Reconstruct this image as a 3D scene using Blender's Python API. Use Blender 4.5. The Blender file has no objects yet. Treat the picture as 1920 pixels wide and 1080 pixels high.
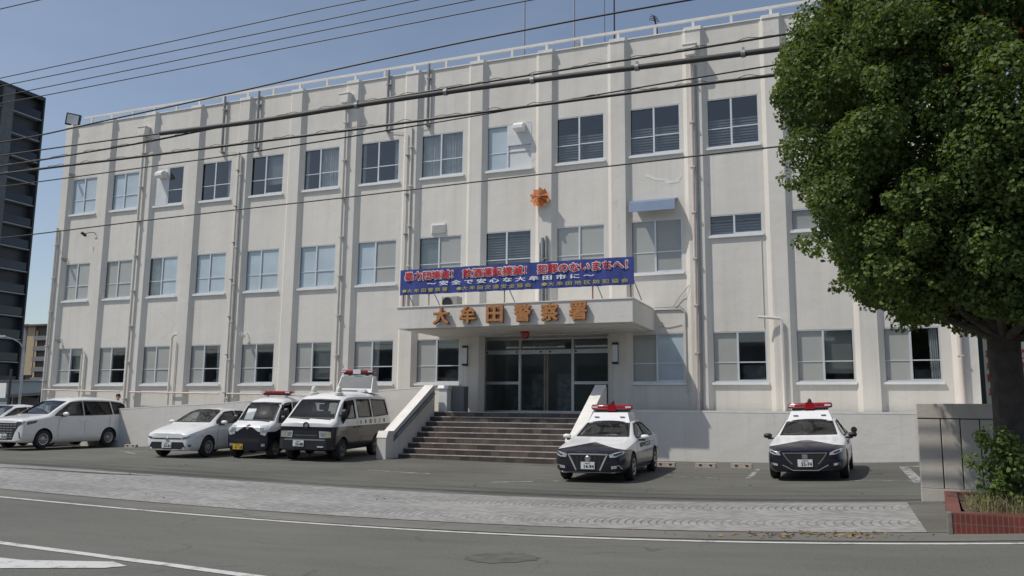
# Police station seen from across the street: building, stairs, patrol cars, street tree and overhead cables
import bpy, bmesh, math, random
import numpy as np
from mathutils import Vector, Matrix
from mathutils.bvhtree import BVHTree

SC = bpy.context.scene
COL = SC.collection
random.seed(7); rng = np.random.default_rng(7)
R = math.radians

# ------------------------------------------------------------------ camera
cd = bpy.data.cameras.new('camera'); cam = bpy.data.objects.new('camera', cd); COL.objects.link(cam)
CAMPOS = Vector((33.31, -27.58, 1.57)); YAW, PITCH, ROLL = 0.38099, 0.14664, 0.01014
Fv = Vector((-math.sin(YAW)*math.cos(PITCH), math.cos(YAW)*math.cos(PITCH), math.sin(PITCH)))
Rv = Vector((math.cos(YAW), math.sin(YAW), 0)); Uv = Rv.cross(Fv)
R2 = Rv*math.cos(ROLL)+Uv*math.sin(ROLL); U2 = Uv*math.cos(ROLL)-Rv*math.sin(ROLL)
cam.matrix_world = Matrix(((R2.x, U2.x, -Fv.x, CAMPOS.x), (R2.y, U2.y, -Fv.y, CAMPOS.y), (R2.z, U2.z, -Fv.z, CAMPOS.z), (0, 0, 0, 1)))
cd.sensor_width = 36; cd.lens = 1568/1920*36; cd.clip_end = 3000; cd.clip_start = .1
SC.camera = cam
SC.render.resolution_x = 1024; SC.render.resolution_y = 576

# ------------------------------------------------------------------ sky, sun, exposure
TOSUN = Vector((-1.92, -1.48, 3.72)).normalized()
ELEV = math.asin(TOSUN.z); AZ = math.atan2(TOSUN.x, TOSUN.y) % (2*math.pi)
w = bpy.data.worlds.new('World'); SC.world = w; w.use_nodes = True
nt = w.node_tree; bg = nt.nodes['Background']
sky = nt.nodes.new('ShaderNodeTexSky'); sky.sky_type = 'NISHITA'; sky.sun_disc = False
sky.sun_elevation = ELEV; sky.sun_rotation = AZ
sky.air_density = 1.0; sky.dust_density = .9; sky.ozone_density = 1.2
hs = nt.nodes.new('ShaderNodeHueSaturation'); hs.inputs['Saturation'].default_value = .84
nt.links.new(sky.outputs[0], hs.inputs['Color'])
tc = nt.nodes.new('ShaderNodeTexCoord'); mp = nt.nodes.new('ShaderNodeMapping'); mp.inputs['Scale'].default_value = (2.2, 2.2, 6.5)
cn = nt.nodes.new('ShaderNodeTexNoise'); cn.inputs['Scale'].default_value = 1.6; cn.inputs['Detail'].default_value = 7; cn.inputs['Roughness'].default_value = .6
cr = nt.nodes.new('ShaderNodeMapRange'); cr.inputs[1].default_value = .42; cr.inputs[2].default_value = .78; cr.inputs[3].default_value = 0; cr.inputs[4].default_value = .12
cm = nt.nodes.new('ShaderNodeMix'); cm.data_type = 'RGBA'; cm.inputs[7].default_value = (4.6, 4.9, 5.2, 1)     # thin veil of cloud
nt.links.new(tc.outputs['Generated'], mp.inputs[0]); nt.links.new(mp.outputs[0], cn.inputs['Vector']); nt.links.new(cn.outputs[0], cr.inputs[0])
nt.links.new(cr.outputs[0], cm.inputs[0]); nt.links.new(hs.outputs[0], cm.inputs[6]); nt.links.new(cm.outputs[2], bg.inputs[0])
bg.inputs[1].default_value = .088
sd = bpy.data.lights.new('sun', 'SUN'); sd.energy = 2.6; sd.angle = R(.5); sd.color = (1, .95, .87)
sun = bpy.data.objects.new('sun', sd); COL.objects.link(sun)
sun.rotation_euler = (-TOSUN).to_track_quat('-Z', 'Y').to_euler(); sun.location = (0, -20, 40)
SC.view_settings.view_transform = 'Standard'; SC.view_settings.look = 'None'
SC.view_settings.exposure = .34; SC.view_settings.gamma = 1

# ------------------------------------------------------------------ materials
def nodes(name):
    m = bpy.data.materials.new(name); m.use_nodes = True
    return m, m.node_tree, m.node_tree.nodes['Principled BSDF']
def N(t, kind, **kw):
    n = t.nodes.new(kind)
    for k, v in kw.items():
        if k.startswith('i_'): n.inputs[k[2:].replace('_', ' ')].default_value = v
        else: setattr(n, k, v)
    return n
def mth(t, op, a, b=None, c=None):
    n = t.nodes.new('ShaderNodeMath'); n.operation = op
    for i, v in enumerate((a, b, c)):
        if v is None: continue
        if isinstance(v, (int, float)): n.inputs[i].default_value = v
        else: t.links.new(v, n.inputs[i])
    return n.outputs[0]
def mixc(t, fac, a, b, mode='MIX'):
    n = t.nodes.new('ShaderNodeMix'); n.data_type = 'RGBA'; n.blend_type = mode
    for sock, v in ((n.inputs[0], fac), (n.inputs[6], a), (n.inputs[7], b)):
        if isinstance(v, (int, float)): sock.default_value = v
        elif isinstance(v, (tuple, list)): sock.default_value = (*v[:3], 1)
        else: t.links.new(v, sock)
    return n.outputs[2]
def objco(t): return N(t, 'ShaderNodeTexCoord').outputs['Object']
def noise(t, co, scale, detail=4, stretch=None, rough=.55):
    if stretch:
        mp = N(t, 'ShaderNodeMapping'); mp.inputs['Scale'].default_value = stretch; t.links.new(co, mp.inputs[0]); co = mp.outputs[0]
    n = N(t, 'ShaderNodeTexNoise'); n.inputs['Scale'].default_value = scale; n.inputs['Detail'].default_value = detail
    n.inputs['Roughness'].default_value = rough; t.links.new(co, n.inputs['Vector']); return n.outputs[0]
def ramp(t, v, lo, hi, a=0., b=1.):
    n = N(t, 'ShaderNodeMapRange'); n.inputs[1].default_value = lo; n.inputs[2].default_value = hi
    n.inputs[3].default_value = a; n.inputs[4].default_value = b; t.links.new(v, n.inputs[0]); return n.outputs[0]
def setbump(t, b, h, strength, dist=.02):
    n = N(t, 'ShaderNodeBump'); n.inputs['Strength'].default_value = strength; n.inputs['Distance'].default_value = dist
    t.links.new(h, n.inputs['Height']); t.links.new(n.outputs[0], b.inputs['Normal'])
def mat(name, col, rough=.6, metal=0., var=.12, scale=3., bump=0., bscale=60, coat=0., spec=.5, emit=0.):
    m, t, b = nodes(name)
    co = objco(t)
    if var:
        f = ramp(t, noise(t, co, scale), .3, .7, 1-var, 1+var)
        c = N(t, 'ShaderNodeVectorMath', operation='SCALE'); c.inputs[0].default_value = col[:3]
        t.links.new(f, c.inputs['Scale']); t.links.new(c.outputs[0], b.inputs['Base Color'])
    else: b.inputs['Base Color'].default_value = (*col[:3], 1)
    b.inputs['Roughness'].default_value = rough; b.inputs['Metallic'].default_value = metal
    b.inputs['Coat Weight'].default_value = coat; b.inputs['Coat Roughness'].default_value = .04
    b.inputs['Specular IOR Level'].default_value = spec
    if bump: setbump(t, b, noise(t, co, bscale, 3), bump)
    if emit: b.inputs['Emission Color'].default_value = (*col[:3], 1); b.inputs['Emission Strength'].default_value = emit
    return m

def wall_mat(name, col, streak=.16):
    m, t, b = nodes(name); co = objco(t)
    big = ramp(t, noise(t, co, .35, 5), .3, .7, .93, 1.05)
    st = ramp(t, noise(t, co, 1.0, 5, (2.2, 2.2, .10), .6), .45, .75, 0., 1.)
    blot = ramp(t, noise(t, co, 1.3, 6, (.6, .6, 1.6), .65), .56, .72, 0., 1.)
    base = N(t, 'ShaderNodeVectorMath', operation='SCALE'); base.inputs[0].default_value = col; t.links.new(big, base.inputs['Scale'])
    dirt = tuple(c*.78*k for c, k in zip(col, (1, .98, .93)))
    c1 = mixc(t, mth(t, 'MULTIPLY', st, streak*2.2), base.outputs[0], dirt)
    c2 = mixc(t, mth(t, 'MULTIPLY', blot, .28), c1, tuple(min(1, c*1.09) for c in col))
    t.links.new(c2, b.inputs['Base Color']); b.inputs['Roughness'].default_value = .75; b.inputs['Specular IOR Level'].default_value = .3
    fine = ramp(t, noise(t, co, 1.0, 4, (5., 5., .12), .6), .56, .80, 0., .34)
    cr = N(t, 'ShaderNodeTexVoronoi', feature='DISTANCE_TO_EDGE'); cr.inputs['Scale'].default_value = .35
    wv = N(t, 'ShaderNodeVectorMath', operation='ADD'); nzz = N(t, 'ShaderNodeTexNoise'); nzz.inputs['Scale'].default_value = 1.5; nzz.inputs['Detail'].default_value = 6
    t.links.new(co, nzz.inputs['Vector']); t.links.new(co, wv.inputs[0]); t.links.new(nzz.outputs['Color'], wv.inputs[1]); t.links.new(wv.outputs[0], cr.inputs['Vector'])
    crk = mth(t, 'MULTIPLY', mth(t, 'LESS_THAN', cr.outputs[0], .0035), ramp(t, noise(t, co, .4, 3), .52, .6, 0., .35))
    c3 = mixc(t, mth(t, 'MAXIMUM', fine, crk), c2, tuple(c*.62 for c in col)); t.links.new(c3, b.inputs['Base Color'])
    h = mth(t, 'ADD', mth(t, 'MULTIPLY', noise(t, co, 1.8, 3), 1.6), mth(t, 'MULTIPLY', noise(t, co, 22, 4), .35))
    setbump(t, b, h, .35, .03)
    return m

def asphalt(name, col, patch=.18, fine=.25):
    m, t, b = nodes(name); co = objco(t)
    f1 = ramp(t, noise(t, co, .22, 5), .3, .7, 1-patch, 1+patch)
    f2 = ramp(t, noise(t, co, 1.4, 6, (.35, 1.6, 1), .65), .3, .7, 1-patch*.8, 1+patch*.8)
    f3 = ramp(t, noise(t, co, 70, 2), .3, .7, 1-fine, 1+fine)
    f = mth(t, 'MULTIPLY', mth(t, 'MULTIPLY', f1, f2), f3)
    v = N(t, 'ShaderNodeTexVoronoi', feature='DISTANCE_TO_EDGE'); v.inputs['Scale'].default_value = .28
    wob = N(t, 'ShaderNodeVectorMath', operation='ADD'); nz = N(t, 'ShaderNodeTexNoise'); nz.inputs['Scale'].default_value = 1.2; t.links.new(co, nz.inputs['Vector'])
    t.links.new(co, wob.inputs[0]); t.links.new(nz.outputs['Color'], wob.inputs[1]); t.links.new(wob.outputs[0], v.inputs['Vector'])
    crack = mth(t, 'MULTIPLY', mth(t, 'LESS_THAN', v.outputs[0], .006), ramp(t, noise(t, co, .5, 3), .5, .6))
    c = N(t, 'ShaderNodeVectorMath', operation='SCALE'); c.inputs[0].default_value = col; t.links.new(f, c.inputs['Scale'])
    t.links.new(mixc(t, mth(t, 'MULTIPLY', crack, .28), c.outputs[0], (.02, .02, .02)), b.inputs['Base Color'])
    b.inputs['Roughness'].default_value = .85; b.inputs['Specular IOR Level'].default_value = .35
    setbump(t, b, noise(t, co, 90, 3), .4, .01)
    return m

def paver_mat():
    m, t, b = nodes('stone_setts'); co = objco(t)
    s = N(t, 'ShaderNodeSeparateXYZ'); t.links.new(co, s.inputs[0]); x, y = s.outputs[0], s.outputs[1]
    wdt, rad, pit = 2.0, 1.22, .115
    wy = mth(t, 'ADD', y, mth(t, 'MULTIPLY', noise(t, co, .6, 2), .05))
    ly = mth(t, 'MULTIPLY', mth(t, 'SUBTRACT', mth(t, 'FRACT', mth(t, 'DIVIDE', wy, wdt)), .5), wdt)
    arc = mth(t, 'SQRT', mth(t, 'SUBTRACT', rad*rad, mth(t, 'MULTIPLY', ly, ly)))
    q = mth(t, 'DIVIDE', mth(t, 'ADD', x, arc), pit)
    jr = mth(t, 'ABSOLUTE', mth(t, 'SUBTRACT', mth(t, 'FRACT', q), .5))
    row = mth(t, 'FLOOR', q)
    ang = mth(t, 'DIVIDE', mth(t, 'MULTIPLY', mth(t, 'ARCSINE', mth(t, 'DIVIDE', ly, rad)), rad), .11)
    a2 = mth(t, 'ADD', ang, mth(t, 'MULTIPLY', row, .5))
    ja = mth(t, 'ABSOLUTE', mth(t, 'SUBTRACT', mth(t, 'FRACT', a2), .5))
    apex = ramp(t, mth(t, 'ABSOLUTE', ly), .20, .62, 1., .22)
    j = mth(t, 'MAXIMUM', mth(t, 'MULTIPLY', mth(t, 'GREATER_THAN', jr, .37), apex), mth(t, 'MULTIPLY', mth(t, 'GREATER_THAN', ja, .43), .35))
    cmb = N(t, 'ShaderNodeCombineXYZ'); t.links.new(row, cmb.inputs[0]); t.links.new(mth(t, 'FLOOR', a2), cmb.inputs[1])
    t.links.new(mth(t, 'FLOOR', mth(t, 'DIVIDE', wy, wdt)), cmb.inputs[2])
    wn = N(t, 'ShaderNodeTexWhiteNoise'); t.links.new(cmb.outputs[0], wn.inputs[0])
    f = mth(t, 'MULTIPLY', ramp(t, wn.outputs[0], 0, 1, .78, 1.18), ramp(t, noise(t, co, .5, 5), .3, .7, .84, 1.12))
    c = N(t, 'ShaderNodeVectorMath', operation='SCALE'); c.inputs[0].default_value = (.295, .288, .275); t.links.new(f, c.inputs['Scale'])
    dirtj = ramp(t, noise(t, co, .45, 4),   .35, .65, .30, .75)
    t.links.new(mixc(t, mth(t, 'MULTIPLY', j, dirtj), c.outputs[0], (.04, .049, .046)), b.inputs['Base Color'])
    b.inputs['Roughness'].default_value = .8
    setbump(t, b, mth(t, 'SUBTRACT', 1.0, j), .5, .02)
    return m

def tile_mat(name, c1, c2, mortar, bw, bh, rough=.45, axes='xz', offset=.5):
    m, t, b = nodes(name); co = objco(t)
    s = N(t, 'ShaderNodeSeparateXYZ'); t.links.new(co, s.inputs[0])
    cmb = N(t, 'ShaderNodeCombineXYZ')
    ix = {'x': 0, 'y': 1, 'z': 2}
    if axes == 'step':
        t.links.new(mth(t, 'ADD', s.outputs[0], s.outputs[1]), cmb.inputs[0]); t.links.new(mth(t, 'ADD', s.outputs[2], mth(t, 'MULTIPLY', s.outputs[1], .5)), cmb.inputs[1])
    elif axes == 'xyz':
        t.links.new(mth(t, 'ADD', s.outputs[0], s.outputs[1]), cmb.inputs[0]); t.links.new(s.outputs[2], cmb.inputs[1])
    else:
        t.links.new(s.outputs[ix[axes[0]]], cmb.inputs[0]); t.links.new(s.outputs[ix[axes[1]]], cmb.inputs[1])
    br = N(t, 'ShaderNodeTexBrick'); br.offset = offset; br.inputs['Scale'].default_value = 1.; br.inputs['Brick Width'].default_value = bw; br.inputs['Row Height'].default_value = bh
    br.inputs['Mortar Size'].default_value = .006; br.inputs['Color1'].default_value = (*c1, 1); br.inputs['Color2'].default_value = (*c2, 1); br.inputs['Mortar'].default_value = (*mortar, 1)
    t.links.new(cmb.outputs[0], br.inputs['Vector'])
    f = ramp(t, noise(t, co, 2.2, 5), .3, .7, .8, 1.2)
    c = N(t, 'ShaderNodeVectorMath', operation='SCALE'); t.links.new(br.outputs[0], c.inputs[0]); t.links.new(f, c.inputs['Scale'])
    t.links.new(c.outputs[0], b.inputs['Base Color']); b.inputs['Roughness'].default_value = rough
    return m

def glass_mat(name, tint=(.72, .76, .76), rough=.02, refl=1.0):
    m, t, b = nodes(name); t.nodes.remove(b)
    out = t.nodes['Material Output']
    tr = N(t, 'ShaderNodeBsdfTransparent'); tr.inputs[0].default_value = (*tint, 1)
    gl = N(t, 'ShaderNodeBsdfGlossy'); gl.inputs['Roughness'].default_value = rough; gl.inputs['Color'].default_value = (1, 1, 1, 1)
    lw = N(t, 'ShaderNodeLayerWeight'); lw.inputs[0].default_value = .5
    f5 = mth(t, 'POWER', lw.outputs['Facing'], 5.)
    mx = N(t, 'ShaderNodeMixShader'); t.links.new(mth(t, 'MULTIPLY', mth(t, 'ADD', .043, mth(t, 'MULTIPLY', f5, .957)), 2.5*refl), mx.inputs[0])
    t.links.new(tr.outputs[0], mx.inputs[1]); t.links.new(gl.outputs[0], mx.inputs[2]); t.links.new(mx.outputs[0], out.inputs[0])
    return m

def leaf_mat(name, a, b_, trans=.35):
    m, t, b = nodes(name)
    g = N(t, 'ShaderNodeNewGeometry'); co = objco(t)
    f = mth(t, 'ADD', mth(t, 'MULTIPLY', g.outputs['Random Per Island'], .6), mth(t, 'MULTIPLY', ramp(t, noise(t, co, 1.1, 3), .3, .7), .4))
    c = mixc(t, f, a, b_)
    t.links.new(c, b.inputs['Base Color']); b.inputs['Roughness'].default_value = .6; b.inputs['Specular IOR Level'].default_value = .25
    tl = N(t, 'ShaderNodeBsdfTranslucent'); t.links.new(mixc(t, 1., c, (1.25, 1.25, .55), 'MULTIPLY'), tl.inputs[0])
    mx = N(t, 'ShaderNodeMixShader'); mx.inputs[0].default_value = trans
    out = t.nodes['Material Output']; t.links.new(b.outputs[0], mx.inputs[1]); t.links.new(tl.outputs[0], mx.inputs[2]); t.links.new(mx.outputs[0], out.inputs[0])
    return m

M = {}
WALLC = (.67, .64, .585)
M['wall'] = wall_mat('cream_painted_render', WALLC)
M['wall2'] = wall_mat('cream_painted_retaining_wall', (.67, .645, .60), .06)
M['trim'] = mat('cream_trim_paint', (.70, .675, .63), .6, var=.06)
M['cap'] = mat('pale_coping', (.72, .70, .66), .7, var=.08)
M['alu'] = mat('aluminium_frame', (.62, .64, .66), .4, .3, var=.05)
M['whitealu'] = mat('white_window_sill', (.74, .74, .73), .5, var=.05)
M['pipe'] = mat('painted_pipe', (.58, .555, .51), .5, var=.1)
M['pinkpipe'] = mat('pinkish_painted_pipe', (.60, .52, .47), .5, var=.1)
M['greypipe'] = mat('grey_zinc_pipe', (.27, .275, .28), .5, .2, var=.15)
M['glass'] = glass_mat('window_glass')
M['frost'] = mat('obscured_glass', (.36, .365, .345), .18, var=.05, scale=1.2, coat=.3)
M['frost2'] = mat('obscured_glass_dim', (.29, .295, .28), .18, var=.08, scale=1.2, coat=.3)
M['skypaint'] = mat('pale_blue_pane_painted_sky_reflection', (.42, .50, .55), .12, var=.10, scale=1.1, coat=.5)  # sky reflection painted into the pane colour
M['panel'] = mat('white_blanking_panel', (.62, .63, .63), .5, var=.06)
M['curtain'] = mat('white_curtain', (.62, .62, .62), .9, var=.12, scale=5)
M['blind'] = mat('grey_blind', (.23, .23, .235), .6, var=.15)
M['inside'] = mat('dim_interior', (.30, .32, .34), .9, var=.2, scale=.6)
M['inside1'] = mat('dim_ground_floor_rooms', (.27, .295, .31), .9, var=.25, scale=.6)
M['white'] = mat('white_enamel', (.76, .76, .75), .4, var=.04)
M['dark'] = mat('black_plastic', (.018, .018, .019), .5, var=.1)
M['rubber'] = mat('tyre_rubber', (.022, .022, .022), .85, var=.2, scale=20)
M['steel'] = mat('steel', (.42, .42, .43), .35, .8, var=.1)
M['chrome'] = mat('chrome', (.75, .75, .77), .12, 1., var=0)
M['copper'] = mat('copper_lettering', (.45, .20, .07), .55, .2, var=.25, scale=14)
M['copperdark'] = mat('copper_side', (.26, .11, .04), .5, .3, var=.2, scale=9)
M['emblem'] = mat('gilt_copper', (.72, .33, .16), .25, .8, var=.1, scale=6)
M['banner'] = mat('blue_banner_cloth', (.030, .050, .235), .6, var=.16, scale=1.5)
M['red'] = mat('red_lettering', (.52, .012, .018), .5, var=.05)
M['yellow'] = mat('yellow_lettering', (.42, .38, .09), .6, var=.05)
M['paintwhite'] = mat('white_lettering', (.78, .78, .80), .6, var=.03)
M['rustpost'] = mat('rust_red_post', (.24, .075, .035), .7, var=.3, scale=8)
M['yellowpost'] = mat('worn_yellow_post', (.30, .20, .05), .7, var=.4, scale=9)
M['step'] = tile_mat('brown_stone_step_tiles', (.135, .105, .083), (.050, .040, .035), (.05, .043, .04), .30, .16, .5, 'step')
M['nosing'] = mat('pale_step_nosing', (.46, .42, .385), .6, var=.25, scale=6)
M['planter'] = tile_mat('red_planter_tiles', (.205, .048, .036), (.165, .038, .03), (.20, .12, .09), .055, .115, .4, 'xyz', 0)
M['conc'] = wall_mat('weathered_concrete', (.50, .465, .41), .3)
M['kerb'] = asphalt('concrete_gutter', (.155, .15, .135), .2, .2)
M['soil'] = mat('dry_soil', (.10, .075, .045), .95, var=.4, scale=12, bump=.5, bscale=30)
M['lot'] = asphalt('parking_asphalt', (.114, .113, .098), .24)
M['road'] = asphalt('road_asphalt', (.129, .130, .114), .12)
M['ground'] = asphalt('surrounding_ground', (.10, .10, .09), .2)
M['paver'] = paver_mat()
M['sidepave'] = tile_mat('concrete_slabs', (.23, .215, .19), (.18, .17, .15), (.09, .085, .075), .3, .3, .8, 'xy')
def worn_paint(name, col, lo, hi):
    m, t, b = nodes(name); co = objco(t)
    f = ramp(t, noise(t, co, 5, 6, None, .7), lo, hi)
    t.links.new(mixc(t, f, col, (.10, .10, .095)), b.inputs['Base Color']); b.inputs['Roughness'].default_value = .75
    return m
M['line'] = worn_paint('white_road_paint', (.55, .55, .53), .52, .75)
M['faint'] = worn_paint('worn_parking_paint', (.40, .40, .38), .42, .56)
M['bark'] = mat('dark_bark', (.048, .040, .033), .9, var=.45, scale=5, bump=1., bscale=16)
M['leaf'] = leaf_mat('tree_leaves', (.040, .076, .024), (.185, .24, .075), .38)
M['leafred'] = mat('autumn_leaves', (.30, .035, .02), .5, var=.2)
M['shrubleaf'] = leaf_mat('shrub_leaves', (.06, .115, .03), (.21, .27, .075))
M['drygrass'] = mat('dry_grass', (.20, .17, .085), .8, var=.35, scale=9)
M['cable'] = mat('black_cable', (.022, .022, .024), .55, var=.1)
M['cablegrey'] = mat('grey_cable_sleeve', (.05, .05, .05), .6, var=.15)
M['tower'] = mat('charcoal_panels', (.040, .042, .048), .4, var=.2, scale=.3)
M['towerlight'] = mat('grey_concrete_bands', (.40, .405, .42), .6, var=.1)
M['towerglass'] = mat('dark_balcony_glass', (.022, .025, .034), .12, var=.2, scale=.2)
M['towerrib'] = tile_mat('ribbed_grey_panels', (.16, .165, .172), (.13, .135, .14), (.05, .05, .055), 3, .6, .5, 'yz')
M['brown'] = mat('brown_cladding', (.085, .07, .062), .7, var=.1)
M['beige'] = mat('beige_cladding', (.40, .31, .20), .7, var=.06)
M['balc'] = mat('grey_balcony', (.17, .17, .18), .6, var=.08)
M['greywall'] = mat('pale_grey_wall', (.42, .44, .43), .8, var=.06)
M['signcream'] = mat('cream_sign_board', (.62, .62, .46), .6, var=.06)
M['signgreen'] = mat('green_sign_band', (.20, .36, .24), .6, var=.06)
M['lamp'] = mat('lamp_glass', (.62, .66, .70), .25, var=.05)
M['lightbar'] = mat('red_lens', (.30, .010, .016), .12, var=.25, scale=7, coat=.6)
M['lens'] = mat('clear_lamp_lens', (.50, .52, .54), .08, .25, var=.35, scale=14, coat=1.)
M['amber'] = mat('amber_lens', (.5, .3, .12), .2, var=.1, coat=.5)
M['taillight'] = mat('tail_light_lens', (.42, .02, .03), .2, var=.1, coat=.5)
M['carwhite'] = mat('white_car_paint', (.74, .74, .735), .3, var=.02, coat=.8)
M['carglass'] = glass_mat('car_glass', (.68, .73, .71), .03, .5)
M['cardark'] = glass_mat('tinted_car_glass', (.055, .06, .065), .03, .42)
M['cabin'] = mat('grey_cabin_trim', (.20, .20, .195), .8, var=.15)
M['seat'] = mat('grey_seat_cloth', (.30, .295, .28), .9, var=.15)
M['plate'] = mat('white_number_plate', (.70, .71, .70), .5, var=.03)
M['plateyellow'] = mat('yellow_number_plate', (.60, .40, .025), .5, var=.03)
M['ink'] = mat('dark_green_ink', (.015, .04, .03), .6, var=0)
M['rim'] = mat('silver_rim', (.40, .40, .41), .35, .55, var=.1)
M['darkrim'] = mat('dark_steel_rim', (.13, .13, .135), .4, .5, var=.1)
M['awning'] = mat('blue_grey_awning', (.20, .255, .35), .4, .2, var=.06)
M['skin'] = mat('skin', (.42, .25, .17), .6, var=.05)
M['hair'] = mat('black_hair', (.012, .010, .010), .6, var=.1)
M['shirt'] = mat('white_shirt', (.6, .6, .6), .8, var=.05)
M['glint'] = mat('small_bright_papers', (.6, .6, .6), .6, var=.2)
M['tube'] = mat('fluorescent_tube', (.9, .95, 1.), .5, var=0, emit=1.6)

def two_tone(name, zside, zpeak, k, xa, xb, zmin=0.):
    """white over black patrol paint: the border runs level along the sides and rises to a peak on the bonnet"""
    m, t, b = nodes(name); co = objco(t)
    s = N(t, 'ShaderNodeSeparateXYZ'); t.links.new(co, s.inputs[0])
    ay = mth(t, 'ABSOLUTE', s.outputs[1])
    fr = mth(t, 'MAXIMUM', mth(t, 'SUBTRACT', zpeak, mth(t, 'MULTIPLY', ay, k)), zmin)
    u = ramp(t, s.outputs[0], xa, xb)
    border = mth(t, 'ADD', mth(t, 'MULTIPLY', fr, u), mth(t, 'MULTIPLY', mth(t, 'SUBTRACT', 1., u), zside))
    blk = mth(t, 'LESS_THAN', s.outputs[2], border)
    t.links.new(mixc(t, blk, (.74, .74, .735), (.010, .010, .020)), b.inputs['Base Color'])
    b.inputs['Roughness'].default_value = .28; b.inputs['Coat Weight'].default_value = .45; b.inputs['Specular IOR Level'].default_value = .35; b.inputs['Coat Roughness'].default_value = .04
    return m

# ------------------------------------------------------------------ mesh helpers
class MB:
    def __init__(s): s.v = []; s.f = []; s.mi = []
    def add(s, vs, fs, mi=0):
        o = len(s.v); s.v += [tuple(v) for v in vs]; s.f += [tuple(i+o for i in f) for f in fs]; s.mi += [mi]*len(fs); return s
    def quad(s, a, b, c, d, mi=0): return s.add([a, b, c, d], [(0, 1, 2, 3)], mi)
    def box(s, x0, x1, y0, y1, z0, z1, mi=0):
        vs = [(x, y, z) for z in (z0, z1) for y in (y0, y1) for x in (x0, x1)]
        return s.add(vs, [(0, 2, 3, 1), (4, 5, 7, 6), (0, 1, 5, 4), (2, 6, 7, 3), (0, 4, 6, 2), (1, 3, 7, 5)], mi)
    def prism(s, poly, a, b, axis='z', mi=0):
        """extrude polygon (2-D) along axis from a to b"""
        n = len(poly)
        def P(p, h): return {'z': (p[0], p[1], h), 'y': (p[0], h, p[1]), 'x': (h, p[0], p[1])}[axis]
        vs = [P(p, a) for p in poly]+[P(p, b) for p in poly]
        fs = [tuple(range(n)), tuple(range(2*n-1, n-1, -1))]+[(i, (i+1) % n+0, (i+1) % n+n, i+n)[::-1] for i in range(n)]
        return s.add(vs, fs, mi)
    def tube(s, pts, r, n=8, mi=0, caps=True):
        pts = [Vector(p) for p in pts]; rings = []
        rr = r if isinstance(r, (list, tuple)) else [r]*len(pts)
        up = Vector((0, 0, 1)); vs = []; fs = []
        prev = None
        for i, p in enumerate(pts):
            d = (pts[min(i+1, len(pts)-1)]-pts[max(i-1, 0)]).normalized()
            if prev is None:
                a = d.cross(up) if abs(d.z) < .95 else d.cross(Vector((1, 0, 0)))
            else: a = prev-d*prev.dot(d)
            a.normalize(); prev = a; b = d.cross(a)
            for k in range(n):
                t = 2*math.pi*k/n; vs.append(p+(a*math.cos(t)+b*math.sin(t))*rr[i])
        for i in range(len(pts)-1):
            for k in range(n):
                fs.append((i*n+k, i*n+(k+1) % n, (i+1)*n+(k+1) % n, (i+1)*n+k))
        if caps: fs += [tuple(range(n))[::-1], tuple(range((len(pts)-1)*n, len(pts)*n))]
        return s.add(vs, fs, mi)
    def lathe(s, prof, c, axis='z', n=20, mi=0):
        """profile of (radius, height) revolved about axis through c"""
        vs = []; fs = []; m = len(prof)
        for k in range(n):
            t = 2*math.pi*k/n
            for r, h in prof:
                a, b = r*math.cos(t), r*math.sin(t)
                p = {'z': (a, b, h), 'y': (a, h, -b), 'x': (h, a, b)}[axis]
                vs.append((c[0]+p[0], c[1]+p[1], c[2]+p[2]))
        for k in range(n):
            for i in range(m-1):
                a, b = k*m+i, ((k+1) % n)*m+i
                fs.append((a, b, b+1, a+1))
        return s.add(vs, fs, mi)
def mesh_obj(name, mb, mats, parent=None, off=(0, 0, 0), smooth=False, bevel=0., recalc=True):
    me = bpy.data.meshes.new(name)
    o3 = Vector(off)
    me.from_pydata([Vector(v)-o3 for v in mb.v], [], mb.f)
    if not isinstance(mats, (list, tuple)): mats = [mats]
    for m in mats: me.materials.append(m)
    if len(mats) > 1: me.polygons.foreach_set('material_index', mb.mi)
    if recalc or bevel:
        bm = bmesh.new(); bm.from_mesh(me)
        if recalc: bmesh.ops.recalc_face_normals(bm, faces=bm.faces)
        if bevel:
            es = [e for e in bm.edges if len(e.link_faces) == 2 and e.calc_face_angle(0) > .5]
            bmesh.ops.bevel(bm, geom=es, offset=bevel, segments=2, profile=.5, affect='EDGES')
        bm.to_mesh(me); bm.free()
    if smooth:
        me.polygons.foreach_set('use_smooth', [True]*len(me.polygons))
        me.set_sharp_from_angle(angle=R(40))
    me.update()
    o = bpy.data.objects.new(name, me); COL.objects.link(o)
    if parent: o.parent = parent
    return o
def tag(o, label=None, cat=None, group=None, kind=None):
    if label: o['label'] = label
    if cat: o['category'] = cat
    if group: o['group'] = group
    if kind: o['kind'] = kind
    return o
def thing(name, label, cat, loc=(0, 0, 0), rz=0., group=None, scale=1.):
    o = bpy.data.objects.new(name, None); COL.objects.link(o); o.location = loc; o.rotation_euler = (0, 0, rz); o.scale = (scale,)*3
    o.empty_display_size = .2
    return tag(o, label, cat, group)
def part(name, mb, mats, t, sub=None, **kw):
    """mesh given in world coordinates, child of unrotated thing t (or of its part sub)"""
    return mesh_obj(name, mb, mats, sub or t, off=t.location, **kw)
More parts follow.
